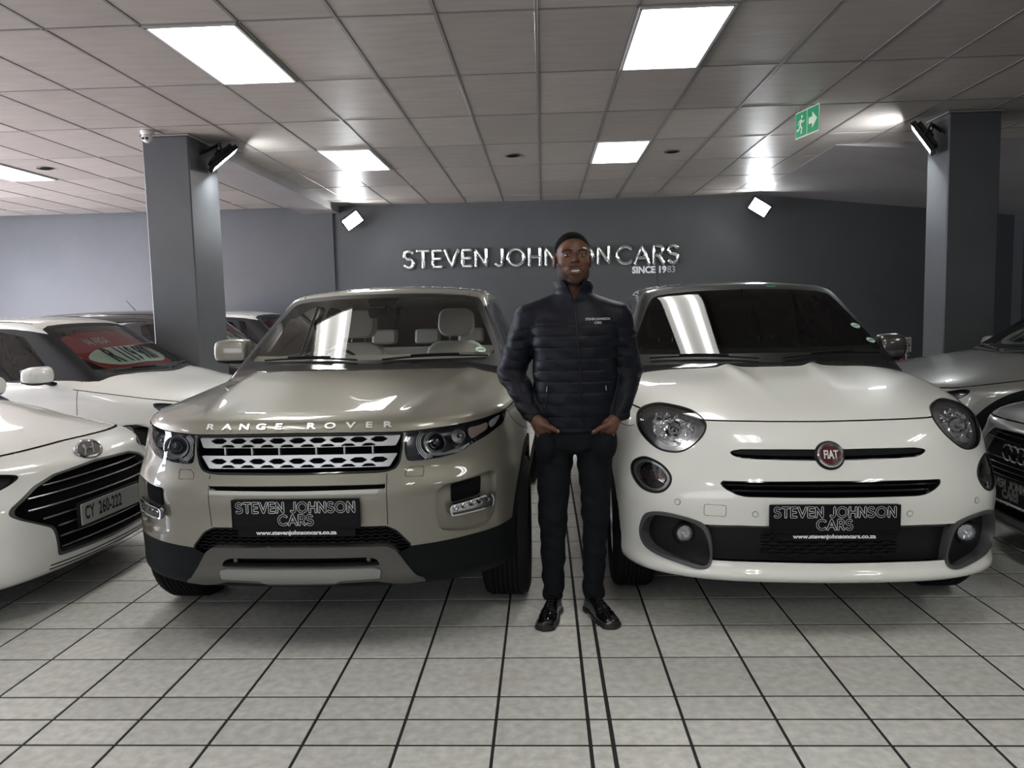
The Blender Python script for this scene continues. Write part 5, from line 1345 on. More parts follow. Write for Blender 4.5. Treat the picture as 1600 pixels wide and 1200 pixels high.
p = on_surface(f_, [(0, .752)])[0]; R = frame_at(f_, p); nn = unit(R[:, 2]+np.array([0, -.9, 0])); R = np.stack([R[:, 0], np.cross(nn, R[:, 0]), nn], 1)
e = bpy.data.objects.new('emblem', None); link(e, root_); e.location = p+R[:, 2]*.016; e.rotation_euler = mathutils.Matrix([list(map(float, q)) for q in R]).to_euler()
MB().tube([(.100*math.cos(t), .054*math.sin(t), 0) for t in np.linspace(0, 2*math.pi, 32, endpoint=False)], .0065, n=6, closed=True).done('ring', M['chrome'], e)
MB().tube([(-.052, -.030, .001), (-.030, .0, .003), (-.022, .030, .001)], .006, n=6).tube([(.052, .030, .001), (.030, .0, .003), (.022, -.030, .001)], .006, n=6).tube([(-.028, -.004, .003), (0, .005, .004), (.028, .008, .003)], .006, n=6).done('slanted_letter', M['chrome'], e)
MB().prism([(.100*math.cos(t), .054*math.sin(t)) for t in np.linspace(0, 2*math.pi, 28, endpoint=False)], -.020, -.001).done('back_plate', mat('grey badge', (.3, .3, .3), rough=.2, metal=.8), e)
for z_ in (.245, .225):
    seam_line(root_, f_, [(-.45, z_+.004), (-.2, z_), (.2, z_), (.45, z_+.004)], r=.004, name='lower_slot', m=M['black'])
# hatchback behind it, parked the same way
P_ = dict(hw=.865, L=3.85, nose=.86, zb=1.035, yb=.98, yt=1.72, zt=1.52, belt=.985, ax=(.79, 3.24), r=.31, low=.18, ny=.15, round=1.1)
make_car('white hatchback with black pillars and a red price card, beside the left pillar', (-2.36, 6.58, 86), P_, W1, detail=.02, pillar=M['black'], card=(.56, 'R 119 900'), tint=(.6, .66, .62),
         features=dict(grille=round_poly(half([(0, .70), (.3, .70), (.45, .64), (.40, .40), (0, .38)]), .03)))
Kb = paint('black car paint', (.022, .020, .019), rough=.3)
P_ = dict(hw=.90, L=4.1, nose=.92, zb=1.10, yb=.95, yt=1.62, zt=1.585, belt=1.03, ax=(.82, 3.38), r=.33, low=.2)
r_, f_, g_, _ = make_car('black hatchback with a red price card and roof aerial, behind the left pillar', (-2.55, 9.12, 88), P_, Kb, detail=.03, card=(.58, 'R 229 900'), tint=(.7, .75, .72), features=dict(grille=round_poly(half([(0, .72), (.3, .72), (.42, .66), (.38, .42), (0, .40)]), .03)))
MB().tube([(.3, 2.55, 1.555), (.3, 2.70, 1.72)], [.005, .003], n=6).done('roof_aerial', M['black'], r_)
P_ = dict(hw=.89, L=4.1, nose=.90, zb=1.06, yb=1.0, yt=1.7, zt=1.58, belt=1.02, ax=(.82, 3.38), r=.32, low=.2)
make_car('white hatchback farthest back on the left, roof showing above the black one', (-2.35, 11.25, 88), P_, W1, detail=.034, mirrors=(1,), card=(.55, 'R 99 900'), features=dict(grille=round_poly(half([(0, .70), (.3, .70), (.42, .64), (.38, .42), (0, .40)]), .03)))
# right row, noses pointing left
Sg = paint('silver grey paint', (.26, .26, .25), metal=.5, rough=.35)
P_ = dict(hw=.90, L=4.2, nose=.93, zb=1.08, yb=1.10, yt=1.80, zt=1.53, belt=1.02, ax=(.87, 3.46), r=.37, low=.22)
make_car('silver grey crossover with black wheel arch cladding, behind the white car on the right', (2.36, 5.98, -91), P_, Sg, detail=.02, mirrors=(-1,), clad=True, card=(.55, 'R 259 900'), features=dict(lamp=[(.58, .80), (.66, .835), (.78, .86), (.90, .885), (.93, .86), (.85, .80), (.72, .765), (.60, .77)], grille=round_poly(half([(0, .78), (.40, .77), (.50, .68), (.44, .46), (0, .44)]), .03)))
Dg = paint('dark grey paint', (.11, .11, .112), metal=.6, rough=.33)
gr_ = round_poly(half([(0, .765), (.36, .755), (.44, .70), (.455, .55), (.36, .30), (.30, .27), (0, .27)]), .03, 4)
P_ = dict(hw=.87, L=4.0, nose=.84, zb=1.0, yb=1.05, yt=1.8, zt=1.43, belt=.95, ax=(.80, 3.35), r=.32, low=.15, ny=.15)
root_, f_, g_, _ = make_car('dark grey hatchback with four interlocked chrome rings on its black grille, right edge', (2.46, 4.13, -91), P_, Dg, detail=.018, mirrors=(1,),
    features=dict(grille=gr_, rim=mat('dim frame', (.25, .25, .25), rough=.3, metal=.8), slats=[(.72, .40), (.69, .40), (.60, .41), (.57, .41), (.54, .41), (.51, .40), (.48, .38), (.45, .37), (.42, .36), (.39, .35), (.36, .34)], slatm=M['gloss_black']))
p = on_surface(f_, [(0, .640)])[0]
for i in range(4):
    c = p+np.array([(i-1.5)*.062, -.004-.002*(i % 2), 0])
    MB().tube([c+np.array([.043*math.cos(t), 0, .043*math.sin(t)]) for t in np.linspace(0, 2*math.pi, 26, endpoint=False)], .0055, n=6, closed=True).done('emblem_ring', M['chrome'], root_)
show_plate(root_, on_surface(f_, [(0, .45)])[0]+np.array([0, -.008, 0]), np.array([[1, 0, 0], [0, 0, -1], [0, 1, 0]]).astype(float), .52, .112)
# ---------------------------------------------------------------- the standing man (local: x right, -y towards the camera, z up)
def seg(x, y, z, a, b, ra, rb):
    ax, ay, az = a; dx, dy, dz = b[0]-ax, b[1]-ay, b[2]-az
    L = dx*dx+dy*dy+dz*dz
    t = np.clip(((x-ax)*dx+(y-ay)*dy+(z-az)*dz)/L, 0, 1)
    return np.sqrt((x-ax-t*dx)**2+(y-ay-t*dy)**2+(z-az-t*dz)**2)-(ra+(rb-ra)*t)
def ell(x, y, z, c, r):
    u, v, w_ = (x-c[0])/r[0], (y-c[1])/r[1], (z-c[2])/r[2]
    k0 = np.sqrt(u*u+v*v+w_*w_); k1 = np.sqrt((u/r[0])**2+(v/r[1])**2+(w_/r[2])**2)
    return k0*(k0-1)/np.maximum(k1, 1e-6)
def sup(x, y, a, b, n=2.4): return ((np.abs(x)/a)**n+(np.abs(y)/b)**n)**(1/n)*np.minimum(a, b)-np.minimum(a, b)
def turn(x, y, z, c, a):
    ca, sa = math.cos(a), math.sin(a); X, Y = x-c[0], y-c[1]
    return c[0]+ca*X-sa*Y, c[1]+sa*X+ca*Y, z
HC = (.003, 0.0); HA = math.radians(-5)     # head centre and turn
def head_f(x, y, z):
    x, y, z = turn(x, y, z, HC, HA); x = (x-HC[0])/1.05; a = np.abs(x)
    d = ell(x, y, z, (0, .016, 1.738), (.0765, .098, .087))
    d = smin(d, ell(x, y, z, (0, -.012, 1.665), (.067, .078, .086)), .035)
    d = smin(d, ell(a, y, z, (.036, -.020, 1.628), (.030, .052, .034)), .03)      # jaw
    d = smin(d, ell(x, y, z, (0, -.066, 1.600), (.028, .022, .019)), .028)       # chin
    d = smin(d, ell(a, y, z, (.028, -.071, 1.734), (.030, .016, .010)), .026)    # brow
    d = smin(d, ell(a, y, z, (.038, -.056, 1.680), (.026, .024, .020)), .034)     # cheek
    d = smax(d, -ell(a, y, z, (.0325, -.099, 1.716), (.0185, .018, .0105)), .012)  # socket
    d = smin(d, ell(a, y, z, (.0325, -.0725, 1.7215), (.0155, .0135, .0055)), .005)   # upper lid
    d = smin(d, ell(a, y, z, (.0325, -.0725, 1.7075), (.0150, .0125, .0040)), .006)   # lower lid
    d = smin(d, seg(x, y, z, (0, -.083, 1.722), (0, -.104, 1.690), .0065, .0115), .010)   # nose
    d = smin(d, ell(a, y, z, (.0135, -.094, 1.685), (.0095, .011, .0075)), .006)
    d = smax(d, -ell(a, y, z, (.0075, -.101, 1.677), (.0042, .006, .0035)), .004)
    zz = z-.9*a*a*7.0                                                            # smile lifts the corners
    d = smin(d, ell(a, y, zz, (0, -.077, 1.642), (.040, .020, .019)), .012)
    d = smax(d, -ell(a, y, zz, (0, -.100, 1.6415), (.0330, .021, .0078)), .004)
    d = smin(d, ell(a, y, zz, (0, -.0885, 1.6530), (.0320, .0085, .0038)), .004)    # upper lip
    d = smin(d, ell(a, y, zz, (0, -.0885, 1.6290), (.0270, .0095, .0055)), .005)    # lower lip
    e = smax(ell(a, y, z, (.080, .012, 1.690), (.0095, .019, .031)), -ell(a, y, z, (.090, .004, 1.694), (.006, .010, .018)), .004)
    d = smin(d, e, .006)
    return d
def hand_f(x, y, z, s):
    """half-hidden hand of side s: palm, four fingers down in the pocket, thumb out"""
    X = s*x
    dz = -.006 if s > 0 else 0.
    w_ = (.188 if s < 0 else .185); 
    d = seg(X, y, z, (w_+.022, -.070, .985+dz), (w_-.012, -.106, .958+dz), .030, .030)
    d = smin(d, ell(X, y, z, (w_-.030, -.118, .936+dz), (.040, .020, .038)), .02)
    for k, (ox, L) in enumerate(((.026, .066), (.008, .078), (-.010, .074), (-.027, .056))):
        bx = w_-.036-ox*-1.
        b0 = (bx, -.116, .914+dz); b1 = (bx-.010, -.108, .882+dz); b2 = (bx-.016, -.098, .880-L*.55+dz)
        d = smin(d, seg(X, y, z, b0, b1, .0105, .0098), .006); d = smin(d, seg(X, y, z, b1, b2, .0096, .0080), .003)
    t0, t1, t2 = (w_-.036, -.128, .944+dz), (w_-.078, -.145, .930+dz), (w_-.106, -.150, .915+dz)
    d = smin(d, seg(X, y, z, t0, t1, .0165, .0125), .012); d = smin(d, seg(X, y, z, t1, t2, .0122, .0098), .004)
    return d
def body_f(x, y, z):
    a = np.abs(x)
    d = head_f(x, y, z)
    d = smin(d, seg(x, y, z, (0, .022, 1.65), (0, .02, 1.46), .054, .060), .02)
    d = smin(d, sup(x, y, .15, .09)+np.maximum(np.maximum(z-1.42, .90-z), 0)+0*z, .04)
    d = smin(d, seg(a, y, z, (.06, .01, 1.46), (.20, .01, 1.43), .05, .045), .03)
    for s in (-1, 1):
        el = (.300, .045, 1.175) if s < 0 else (.262, .045, 1.165)
        d = smin(d, seg(s*x, y, z, (.215, .01, 1.42), el, .045, .038), .02)
        d = smin(d, seg(s*x, y, z, el, (.215, -.06, .99), .037, .028), .01)
        d = smin(d, hand_f(x, y, z, s), .012)
    for hx, kx, ax_ in ((-.085, -.110, -.115), (.085, .092, .078)):
        d = smin(d, seg(x, y, z, (hx, 0, .88), (kx, 0, .50), .075, .048), .03)
        d = smin(d, seg(x, y, z, (kx, 0, .50), (ax_, .01, .08), .046, .034), .01)
    return d
def wr(x, y, z, s=1.):
    return (np.sin(41*z*s+9*x+3*np.sin(13*x+7*y))+np.sin(67*z*s-23*x+2.3*np.sin(11*z+19*x))+.7*np.sin(97*z*s+37*x-29*y))/2.7
TA = Curve([.86, .93, 1.05, 1.20, 1.32, 1.40, 1.455, 1.50, 1.54], [.172, .184, .190, .190, .197, .203, .165, .105, .085])
TB = Curve([.86, .93, 1.05, 1.20, 1.32, 1.40, 1.455, 1.50, 1.54], [.120, .126, .133, .137, .136, .122, .100, .082, .078])
def arm(x, y, z, s, grow=0.):
    el = (.296, .045, 1.175) if s < 0 else (.258, .045, 1.165)
    wr_ = (.197, -.078, .978) if s < 0 else (.205, -.078, .975)
    X = s*x
    d = seg(X, y, z, (.206, .008, 1.425), el, .070+grow, .064+grow)
    return smin(d, seg(X, y, z, el, wr_, .063+grow, .042+grow), .02)
def jacket_f(x, y, z):
    d = sup(x-.004, y, np.maximum(TA(z), .05), np.maximum(TB(z), .05))
    d = smax(d, z-1.53, .02)
    d = smax(d, .918-z+.06*np.abs(x)*0-.012*np.cos(9*x), .012)
    zc = z*1.0
    body = d-.0050*(np.abs(np.sin(math.pi*(zc-.925)/.0525))+.003)**.25*(1-sstep(1.38, 1.44, z))-.0030*wr(x, y, z)
    d = body
    a = np.abs(x)
    d = smin(d, seg(a, y, z, (.045, .010, 1.472), (.205, .008, 1.425), .082, .069)-.0015*wr(x, y, z), .03)
    for s in (-1, 1):
        A = arm(x, y, z, s)
        ph = (z-.22*y+.10*s*x)
        A = A-.0042*(np.abs(np.sin(math.pi*ph/.047))+.004)**.28*sstep(1.47, 1.36, z)-.0048*wr(x*1.3, y, z, 1.15)*sstep(1.45, 1.33, z)
        A = smax(A, (.952 if s < 0 else .948)-z+.25*(s*x-.20), .012)
        d = smin(d, A, .022)
    # stand-up collar, open in a V at the front
    r = np.sqrt((x-.003)**2+((y-.012)/1.02)**2); rc = .083-.02*(z-1.55)+0*x
    c = np.maximum(np.abs(r-rc)-.0095, np.maximum(z-1.598+.20*(y+.02)*0-.012*np.cos(20*x), 1.475-z))
    c = smax(c, -np.maximum(y+.0, np.abs(x-.004)-np.maximum(z-1.513, 0)*.52), .006)
    c = c-.0022*np.sin(math.pi*(z-1.50)/.030)
    d = smin(d, c, .012)
    hole = np.maximum(np.sqrt((x-.003)**2+(y-.012)**2)-.068, 1.50-z)                  # neck opening
    d = smax(d, -hole, .006)
    v = np.maximum(np.maximum(y, np.abs(x-.004)-(z-1.508)*.50), 1.508-z)
    return smax(d, -v, .005)
def trousers_f(x, y, z):
    d = sup(x, y, .180, .120, 2.3)
    d = smax(d, z-.985, .01); d = smax(d, .80-z+.3*np.abs(x), .06)
    for hx, kx, ax_, r0, rk, ra in ((-.092, -.111, -.115, .093, .069, .050), (.093, .093, .078, .093, .064, .050)):
        l = seg(x, y, z, (hx, 0, .87), (kx, -.008, .50), r0, rk)
        l = smin(l, seg(x, y, z, (kx, -.008, .50), (ax_, .012, .09), rk-.002, ra), .03)
        l = l-.0045*wr(x*1.2, y, z*.9)*(sstep(.95, .5, z)*.7+.3)-.005*np.sin(58*z+20*x)*sstep(.26, .10, z)
        d = smin(d, l, .045)
    for s in (-1, 1):        # pocket swelling over the fingers
        b = ell(s*x, y, z, (.138, -.070, .852), (.056, .068, .095))
        d = smin(d, smax(b, z-.908+.25*(s*x-.14), .005), .022)
    return smax(d, .072-z, .012)
def build_person():
    root = empty('person', (.14, 3.62, 0), 0, label='smiling man in navy quilted jacket and dark trousers, standing with both hands in pockets', cat='person')
    ms = mat('brown skin', rough=.48, spec=.38); noise_col(ms, (.080, .034, .021), (.115, .052, .032), scale=22, detail=4, bump=.15, bscale=260, bdist=.0008)
    bsdf(ms).inputs['Subsurface Weight'].default_value = .08; bsdf(ms).inputs['Subsurface Radius'].default_value = (.02, .006, .003)
    mh = mat('black short hair', rough=.95, spec=.08); noise_col(mh, (.003, .003, .003), (.007, .006, .0055), scale=400, bump=.6, bscale=500, bdist=.001)
    xs = np.concatenate([np.arange(-.40, -.24, .014), np.arange(-.24, .2401, .0042), np.arange(.254, .40, .014)])
    ys = np.concatenate([np.arange(-.175, .125, .0045), np.arange(.13, .16, .012)])
    zs = np.concatenate([np.arange(.03, .85, .02), np.arange(.85, 1.0, .0045), np.arange(1.0, 1.55, .02), np.arange(1.555, 1.84, .0038)])
    vv, tt = surface_net(body_f, xs, ys, zs); vv = pull(body_f, vv, 2, .004)
    skin('body', body_f, (vv, tt), ms, root)
    # hair: skull cap slightly above the skin, and a short beard
    hm = vv[:, 2] > 1.55; keep = hm[tt].all(1); hv, ht = compact(vv, tt[keep])
    X, Y, Z = turn(*hv.T, HC, HA); X = (X-HC[0])/1.05; a = np.abs(X)
    line = np.interp(Y, [-.10, -.075, -.05, -.015, .0, .02, .05, .12], [1.800, 1.796, 1.775, 1.735, 1.70, 1.695, 1.66, 1.625])
    line = np.where(a > .055, line, line+0*a)
    g = line-Z; g = np.maximum(g, .058-np.hypot(a, Y-.012)*1.0) if False else g
    g = np.where((a > .070) & (Z < 1.725) & (Y < .04), .05, g)
    (v1, t1), _ = clip(hv, ht, g); skin('hair', body_f, (v1, t1), mh, root, off=.0016)
    mb_ = mat('short beard', rough=.8); noise_col(mb_, (.014, .009, .007), (.058, .030, .020), scale=240, bump=.5, bscale=420, bdist=.001)
    zb_ = np.interp(a, [0, .012, .028, .040, .052, .062, .072], [1.615, 1.615, 1.618, 1.630, 1.644, 1.664, 1.690])
    g = np.maximum(np.maximum(Z-zb_, Y-.006), a-.0705); g = np.maximum(g, 1.580-Z+np.maximum(Y+.03, 0)*.2)
    mo = np.maximum(np.abs(Z-(1.660+6.0*a*a*.35))-.0034, np.maximum(a-.030, np.maximum(Y+.06, .0105-a*6)*1.0-.0105))
    (v1, t1), _ = clip(hv, ht, g); skin('beard', body_f, (v1, t1), mb_, root, off=.0012)
    (v1, t1), _ = clip(hv, ht, mo); skin('moustache', body_f, (v1, t1), mb_, root, off=.0012)
    def unturn(u, v, z_):
        q = turn(u*1.05+HC[0], v, z_, HC, -HA); return np.array([q[0], q[1], z_])
    def face(u, z_):        # point on the face for face coordinates
        lo, hi = -.14, 0.
        for _ in range(22):
            m = (lo+hi)/2
            if float(head_f(*[np.array([c]) for c in unturn(u, m, z_)])[0]) < 0: hi = m
            else: lo = m
        return unturn(u, lo, z_)
    mw = mat('eye white', (.34, .30, .27), rough=.35); mi = mat('dark iris', (.010, .006, .005), rough=.2)
    for s in (-1, 1):
        E = bpy.data.objects.new('eye', None); link(E, root); E.location = unturn(s*.0325, -.0715, 1.7145)
        MB().lathe([(0, -.0115)]+[(.0115*math.sin(t), -.0115*math.cos(t)) for t in np.linspace(.15, math.pi-.01, 12)], axis=2, n=20, R=rotm(math.radians(-90), 0, 0)@rotm(0, 0, 0)).done('eyeball', mw, E)
        MB().lathe([(0, -.0122), (.003, -.0120), (.0055, -.0108), (.0058, -.0098)], axis=1, n=18).done('iris', mi, E)
        P = [face(s*u, z_)+np.array([0, -.0006, 0]) for u, z_ in ((.012, 1.7315), (.022, 1.7350), (.033, 1.7370), (.043, 1.7360), (.052, 1.7310))]
        MB().tube(smooth_line(P, 3), [.0028]*2+[.0042]*3+[.0046]*5+[.0032]*2+[.0014], n=6, flat=.4).done('eyebrow', mh, root)
        MB().tube([unturn(s*u, -.0835+abs(u-.0325)*.35, z_) for u, z_ in ((.019, 1.7165), (.026, 1.7198), (.0335, 1.7205), (.041, 1.7190), (.047, 1.7160))], .0010, n=5).done('eyelash', mh, root)
        # thumb nail
        w_ = (.188 if s < 0 else .185); dz = -.006 if s > 0 else 0
        MB().box((s*(w_-.105), -.1578, .9175+dz), (.010, .0022, .0085), R=rotm(0, s*.4, 0), bev=.001).done('thumb_nail', mat('nail', (.36, .22, .18), rough=.3), root)
    MB().prism([(x_, 1.6425+5.5*x_*x_+o) for x_, o in [(-.027, .0036), (-.014, .0052), (0, .0056), (.014, .0052), (.027, .0036), (.027, -.001), (.014, -.0050), (0, -.0056), (-.014, -.0050), (-.027, -.001)]], -.0885, -.078, lambda a_, b_, h: tuple(unturn(a_, h+a_*a_*11, b_))).done('teeth', mat('teeth', (.62, .58, .52), rough=.3), root)
    P = [unturn(u, -.0900+u*u*10, 1.6300+5.5*u*u) for u in np.linspace(-.028, .028, 9)]
    MB().tube(P, [.001, .003, .0042, .005, .0052, .005, .0042, .003, .001], n=8, flat=.8).done('lower_lip', mat('lip', (.17, .065, .055), rough=.4), root)
    # jacket
    mj = mat('navy quilted nylon', (.0065, .0075, .0125), rough=.5, spec=.2)
    noise_col(mj, (.0040, .0046, .0080), (.006, .0072, .0125), scale=30, bump=.45, bscale=48, bdist=.004)
    xs = np.concatenate([np.arange(-.39, -.12, .0075), np.arange(-.12, .1201, .0042), np.arange(.1275, .391, .0075)]); ys = np.arange(-.19, .18, .0065); zs = np.concatenate([np.arange(.89, 1.48, .0065), np.arange(1.48, 1.62, .004)])
    vv, tt = surface_net(jacket_f, xs, ys, zs); vv = pull(jacket_f, vv, 2, .006)
    J = skin('jacket', jacket_f, (vv, tt), mj, root)
    mz = mat('black zip tape', (.004, .004, .005), rough=.6)
    zz = np.linspace(.93, 1.505, 40); P = on_surface(jacket_f, [(.036-.031*(z-.93)/.575, z) for z in zz], t0=-.25, t1=.2); P[:, 1] = np.minimum(P[:, 1], np.convolve(np.pad(P[:, 1], 3, 'edge'), np.ones(7)/7, 'valid'))
    MB().tube(P+np.array([0, -.001, 0]), .0085, n=8, flat=.35).done('zip_placket', mz, J); MB().tube(P+np.array([0, -.0045, 0]), .0022, n=6).done('zip', M['warm_grey'], J)
    q = P[-1]+np.array([0, -.008, -.002]); MB().box(q, (.006, .004, .010), bev=.001).tube([q+np.array([0, -.002, -.004]), q+np.array([0, -.004, -.022])], .0032, n=6).done('zip_puller', M['satin'], J)
    for s, pz in ((-1, ((-.128, 1.118), (-.132, 1.06), (-.140, .995))), (1, ((.140, 1.118), (.144, 1.06), (.150, .995)))):
        P = on_surface(jacket_f, smooth_line(pz, 6), t0=-.25, t1=.2); MB().tube(P+np.array([0, -.001, 0]), .0042, n=6, flat=.6).done('pocket_zip', mz, J)
        q = P[0]+np.array([0, -.005, 0]); MB().tube([q, q+np.array([s*.002, -.003, -.022])], .0022, n=6).done('zip_puller', M['satin'], J)
    wt = mat('white embroidery', (.62, .62, .62), rough=.7)
    for t_, z_, sz_ in (('STEVEN JOHNSON', 1.421, .0135), ('CARS', 1.404, .0135)):
        bent_text('logo', t_, wt, J, jacket_f, .108, z_, .0012, sz=1.0, t0=None, size=sz_, width=.92) if False else None
        V, F = text_mesh(t_, size=.0150, width=.90, bold=.0001); Q = on_surface(jacket_f, np.stack([.108+V[:, 0], z_+V[:, 1]], 1), t0=-.25, t1=.2)
        Q[:, 1] = Q[:, 1].min()+(Q[:, 1]-Q[:, 1].min())*.5; mesh('logo', Q+np.array([0, -.0022, 0]), F, wt, J, smooth=False)
    # trousers
    mt = mat('dark navy trousers', (.0042, .0055, .0085), rough=.85, spec=.25); noise_col(mt, (.0024, .0032, .0048), (.0038, .005, .0072), scale=60, bump=.3, bscale=140, bdist=.002)
    vv, tt = surface_net(trousers_f, np.arange(-.23, .231, .008), np.arange(-.16, .16, .008), np.arange(.05, 1.0, .008)); vv = pull(trousers_f, vv, 2, .006)
    T_ = skin('trousers', trousers_f, (vv, tt), mt, root)
    for s in (-1, 1):
        P = on_surface(trousers_f, [(s*u, z_) for u, z_ in ((.178, .945), (.172, .915), (.150, .906), (.115, .903), (.09, .912))], t0=-.25, t1=.2)
        MB().tube(smooth_line(P, 3)+np.array([0, -.001, 0]), .0035, n=6).done('pocket_edge', mt, T_)
    # shoes
    WU = Curve([0, .02, .06, .14, .21, .255, .285, .296], [.012, .030, .036, .039, .047, .043, .028, .006]); HU = Curve([0, .03, .07, .12, .17, .22, .27, .296], [.065, .088, .100, .088, .068, .052, .042, .030])
    ml = mat('black polished leather', (.006, .006, .007), rough=.16, spec=.6, coat=.4)
    for (hx, hy, tx, ty) in ((-.100, .065, -.165, -.225), (.052, .070, .158, -.195)):
        L_ = math.hypot(tx-hx, ty-hy); c_, s_ = (tx-hx)/L_, (ty-hy)/L_; kk = .296/L_ if L_ > .31 else 1.
        def loc(x, y): X, Y = x-hx, y-hy; return (X*c_+Y*s_), (-X*s_+Y*c_)
        def up(x, y, z):
            u, v = loc(x, y); w_ = np.maximum(WU(u), .004); h = np.maximum(HU(u), .01)
            d = (((np.abs(v)/w_)**2.2+(np.maximum(z-.012, 0)/h)**2.2)**(1/2.2)-1)*np.minimum(w_, .03)
            d = smax(d, np.maximum(-u, u-.296), .012); d = smax(d, .012-z, .004)
            d = d-.0012*np.sin(150*u)*sstep(.17, .19, u)*sstep(.23, .21, u)*(z > .04)
            return smax(d, -(np.sqrt((u-.055)**2+(v*1.3)**2)-.034+np.maximum(.095-z, 0)*2), .006)
        def so(x, y, z):
            u, v = loc(x, y); w_ = np.maximum(WU(u)+.0055, .004)
            d = smax(np.abs(v)-w_, np.maximum(-u-.004, u-.301), .012); d = smax(d, z-.019, .003); d = smax(d, .0005-z, .002)
            return smax(d, -np.maximum(np.maximum(.075-u, u-.125), z-.010), .003)
        S_ = bpy.data.objects.new('shoe', None); link(S_, root)
        x0, x1, y0, y1 = min(hx, tx)-.07, max(hx, tx)+.07, min(hy, ty)-.05, max(hy, ty)+.05
        for nm, fn, z1, mt_ in (('upper', up, .13, ml), ('sole', so, .035, mat('black shoe sole', (.010, .010, .010), rough=.45))):
            vv, tt = surface_net(fn, np.arange(x0, x1, .005), np.arange(y0, y1, .005), np.arange(-.008, z1, .004)); vv = pull(fn, vv, 2, .003); skin(nm, fn, (vv, tt), mt_, S_)
        for k in range(4):
            u = .125+.018*k; zt_ = .012+float(HU(np.array([u]))[0])+.001
            A_ = [(hx+c_*u-s_*v, hy+s_*u+c_*v, zt_-v*v*14) for v in (-.018, -.008, 0, .008, .018)]; MB().tube(A_, .0018, n=5).done('lace', mz, S_)
    return root
build_person()
# ---------------------------------------------------------------- sign, floodlights, camera, exit sign, post
def wall_letters(label, s, x0, x1, zc, h, r, y=12.6):
    L, W_ = stroke_text(s, h, .20); k = (x1-x0)/W_
    root = empty('wall_sign', ((x0+x1)/2, y, zc), label=label, cat='sign', group='chrome lettering on the back wall')
    dk = mat('dark letter edge', (.02, .02, .022), rough=.3, metal=.6)
    for c, ls in L:
        if not ls: continue
        a, b = MB(), MB()
        for l in ls:
            l = np.array(l)*np.array([k, 1])
            P = []
            for p, q in zip(l[:-1], l[1:]):
                n = max(1, int(np.hypot(*(q-p))/.05)); P += [p+(q-p)*t/n for t in range(n)]
            P = np.array(P+[l[-1]]); P3 = np.stack([P[:, 0], np.full(len(P), -.045), P[:, 1]], 1)
            closed = np.allclose(l[0], l[-1])
            if closed: P3 = P3[:-1]
            a.tube(P3, r, n=10, closed=closed)
            if not closed:
                for e in (P3[0], P3[-1]): a.lathe([(0, -r)]+[(r*math.cos(t), r*math.sin(t)) for t in np.linspace(-1.3, 1.3, 6)]+[(0, r)], e, n=10)
            b.tube(P3+np.array([0, .028, 0]), r*1.22, n=8, closed=closed, flat=.5)
        q = a.done('letter', M['chrome'], root, auto=60); b.done('letter_edge', dk, q)
    return root
wall_letters('chrome tube letters reading STEVEN on the dark back wall', 'STEVEN', -2.25, -.88, 2.352, .272, .034)
wall_letters('chrome tube letters reading JOHNSON, partly behind the man', 'JOHNSON', -.76, 1.10, 2.345, .272, .034)
wall_letters('chrome tube letters reading CARS, right end of the wall lettering', 'CARS', 1.20, 2.19, 2.335, .282, .034)
r = empty('wall_sign', (1.81, 12.6, 2.088), label='small white lettering SINCE 1983 under the chrome word CARS', cat='sign')
ms_ = mat('white letters', (.95, .95, .95), rough=.4); mg_ = mat('dim acrylic letters', (.42, .43, .44), rough=.3)
Rw = np.array([[1, 0, 0], [0, 0, -1], [0, 1, 0]]).astype(float)
text('letters', 'SINCE 19', ms_, r, (-.36, -.03, 0), R=Rw, size=.148, bold=.006, extrude=.012, align='LEFT', width=.93)
text('letters', '83', mg_, r, (.197, -.03, 0), R=Rw, size=.148, bold=.002, extrude=.012, align='LEFT', width=.93)
# floodlights
m_led = mat('lit floodlight face', (.9, .9, .9), rough=.4, emis=(.93, .97, 1), es=150)
def floodlight(label, loc, aim, roll, mount, w_=.31, h_=.22):
    f_ = unit(np.array(aim, float)); up = np.array([0, 0, 1.]); rt = unit(np.cross(f_, up)); u = np.cross(rt, f_)
    cr_, sr_ = math.cos(math.radians(roll)), math.sin(math.radians(roll)); rt, u = rt*cr_+u*sr_, -rt*sr_+u*cr_
    R = np.stack([rt, u, -f_], 1)            # local -z looks along the aim
    r = empty('floodlight', loc, label=label, cat='floodlight', group='LED floodlights')
    MB().box((0, 0, .02), (w_, h_, .035), bev=.008).add([tuple(v) for v in []], []).done('housing', M['black'], r)
    fr = MB()
    for s in (-1, 1): fr.box((s*(w_/2-.008), 0, -.002), (.018, h_, .014)).box((0, s*(h_/2-.008), -.002), (w_, .018, .014))
    fr.done('front_frame', M['black'], r)
    MB().box((0, 0, .0), (w_-.03, h_-.03, .004)).done('lit_face', m_led, r)
    fi_ = MB()
    for k in range(9): fi_.box((-.12+k*.03, 0, .055), (.004, h_*.8, .04))
    q = fi_.done('cooling_fin', M['black'], r); tag(q, kind='stuff')
    MB().box((0, 0, .085), (.09, .07, .03), bev=.006).done('driver_box', M['black'], r)
    MB().tube([(-w_/2-.008, 0, .02), (-w_/2-.012, .02, .08), (-w_/2-.008, .05, .13), (0, .06, .15), (w_/2+.008, .05, .13), (w_/2+.012, .02, .08), (w_/2+.008, 0, .02)], .009, n=6, flat=.5).done('yoke', M['black'], r)
    m_ = R.T@(np.array(mount)-np.array(loc)); MB().tube([(0, .06, .14), m_*.97], .016, n=8).box(m_*.985, (.07, .07, .02), bev=.003).done('bracket', M['black'], r)
    r.matrix_world = mathutils.Matrix([list(map(float, list(R[i])+[loc[i]])) for i in range(3)]+[[0, 0, 0, 1]])
    return r
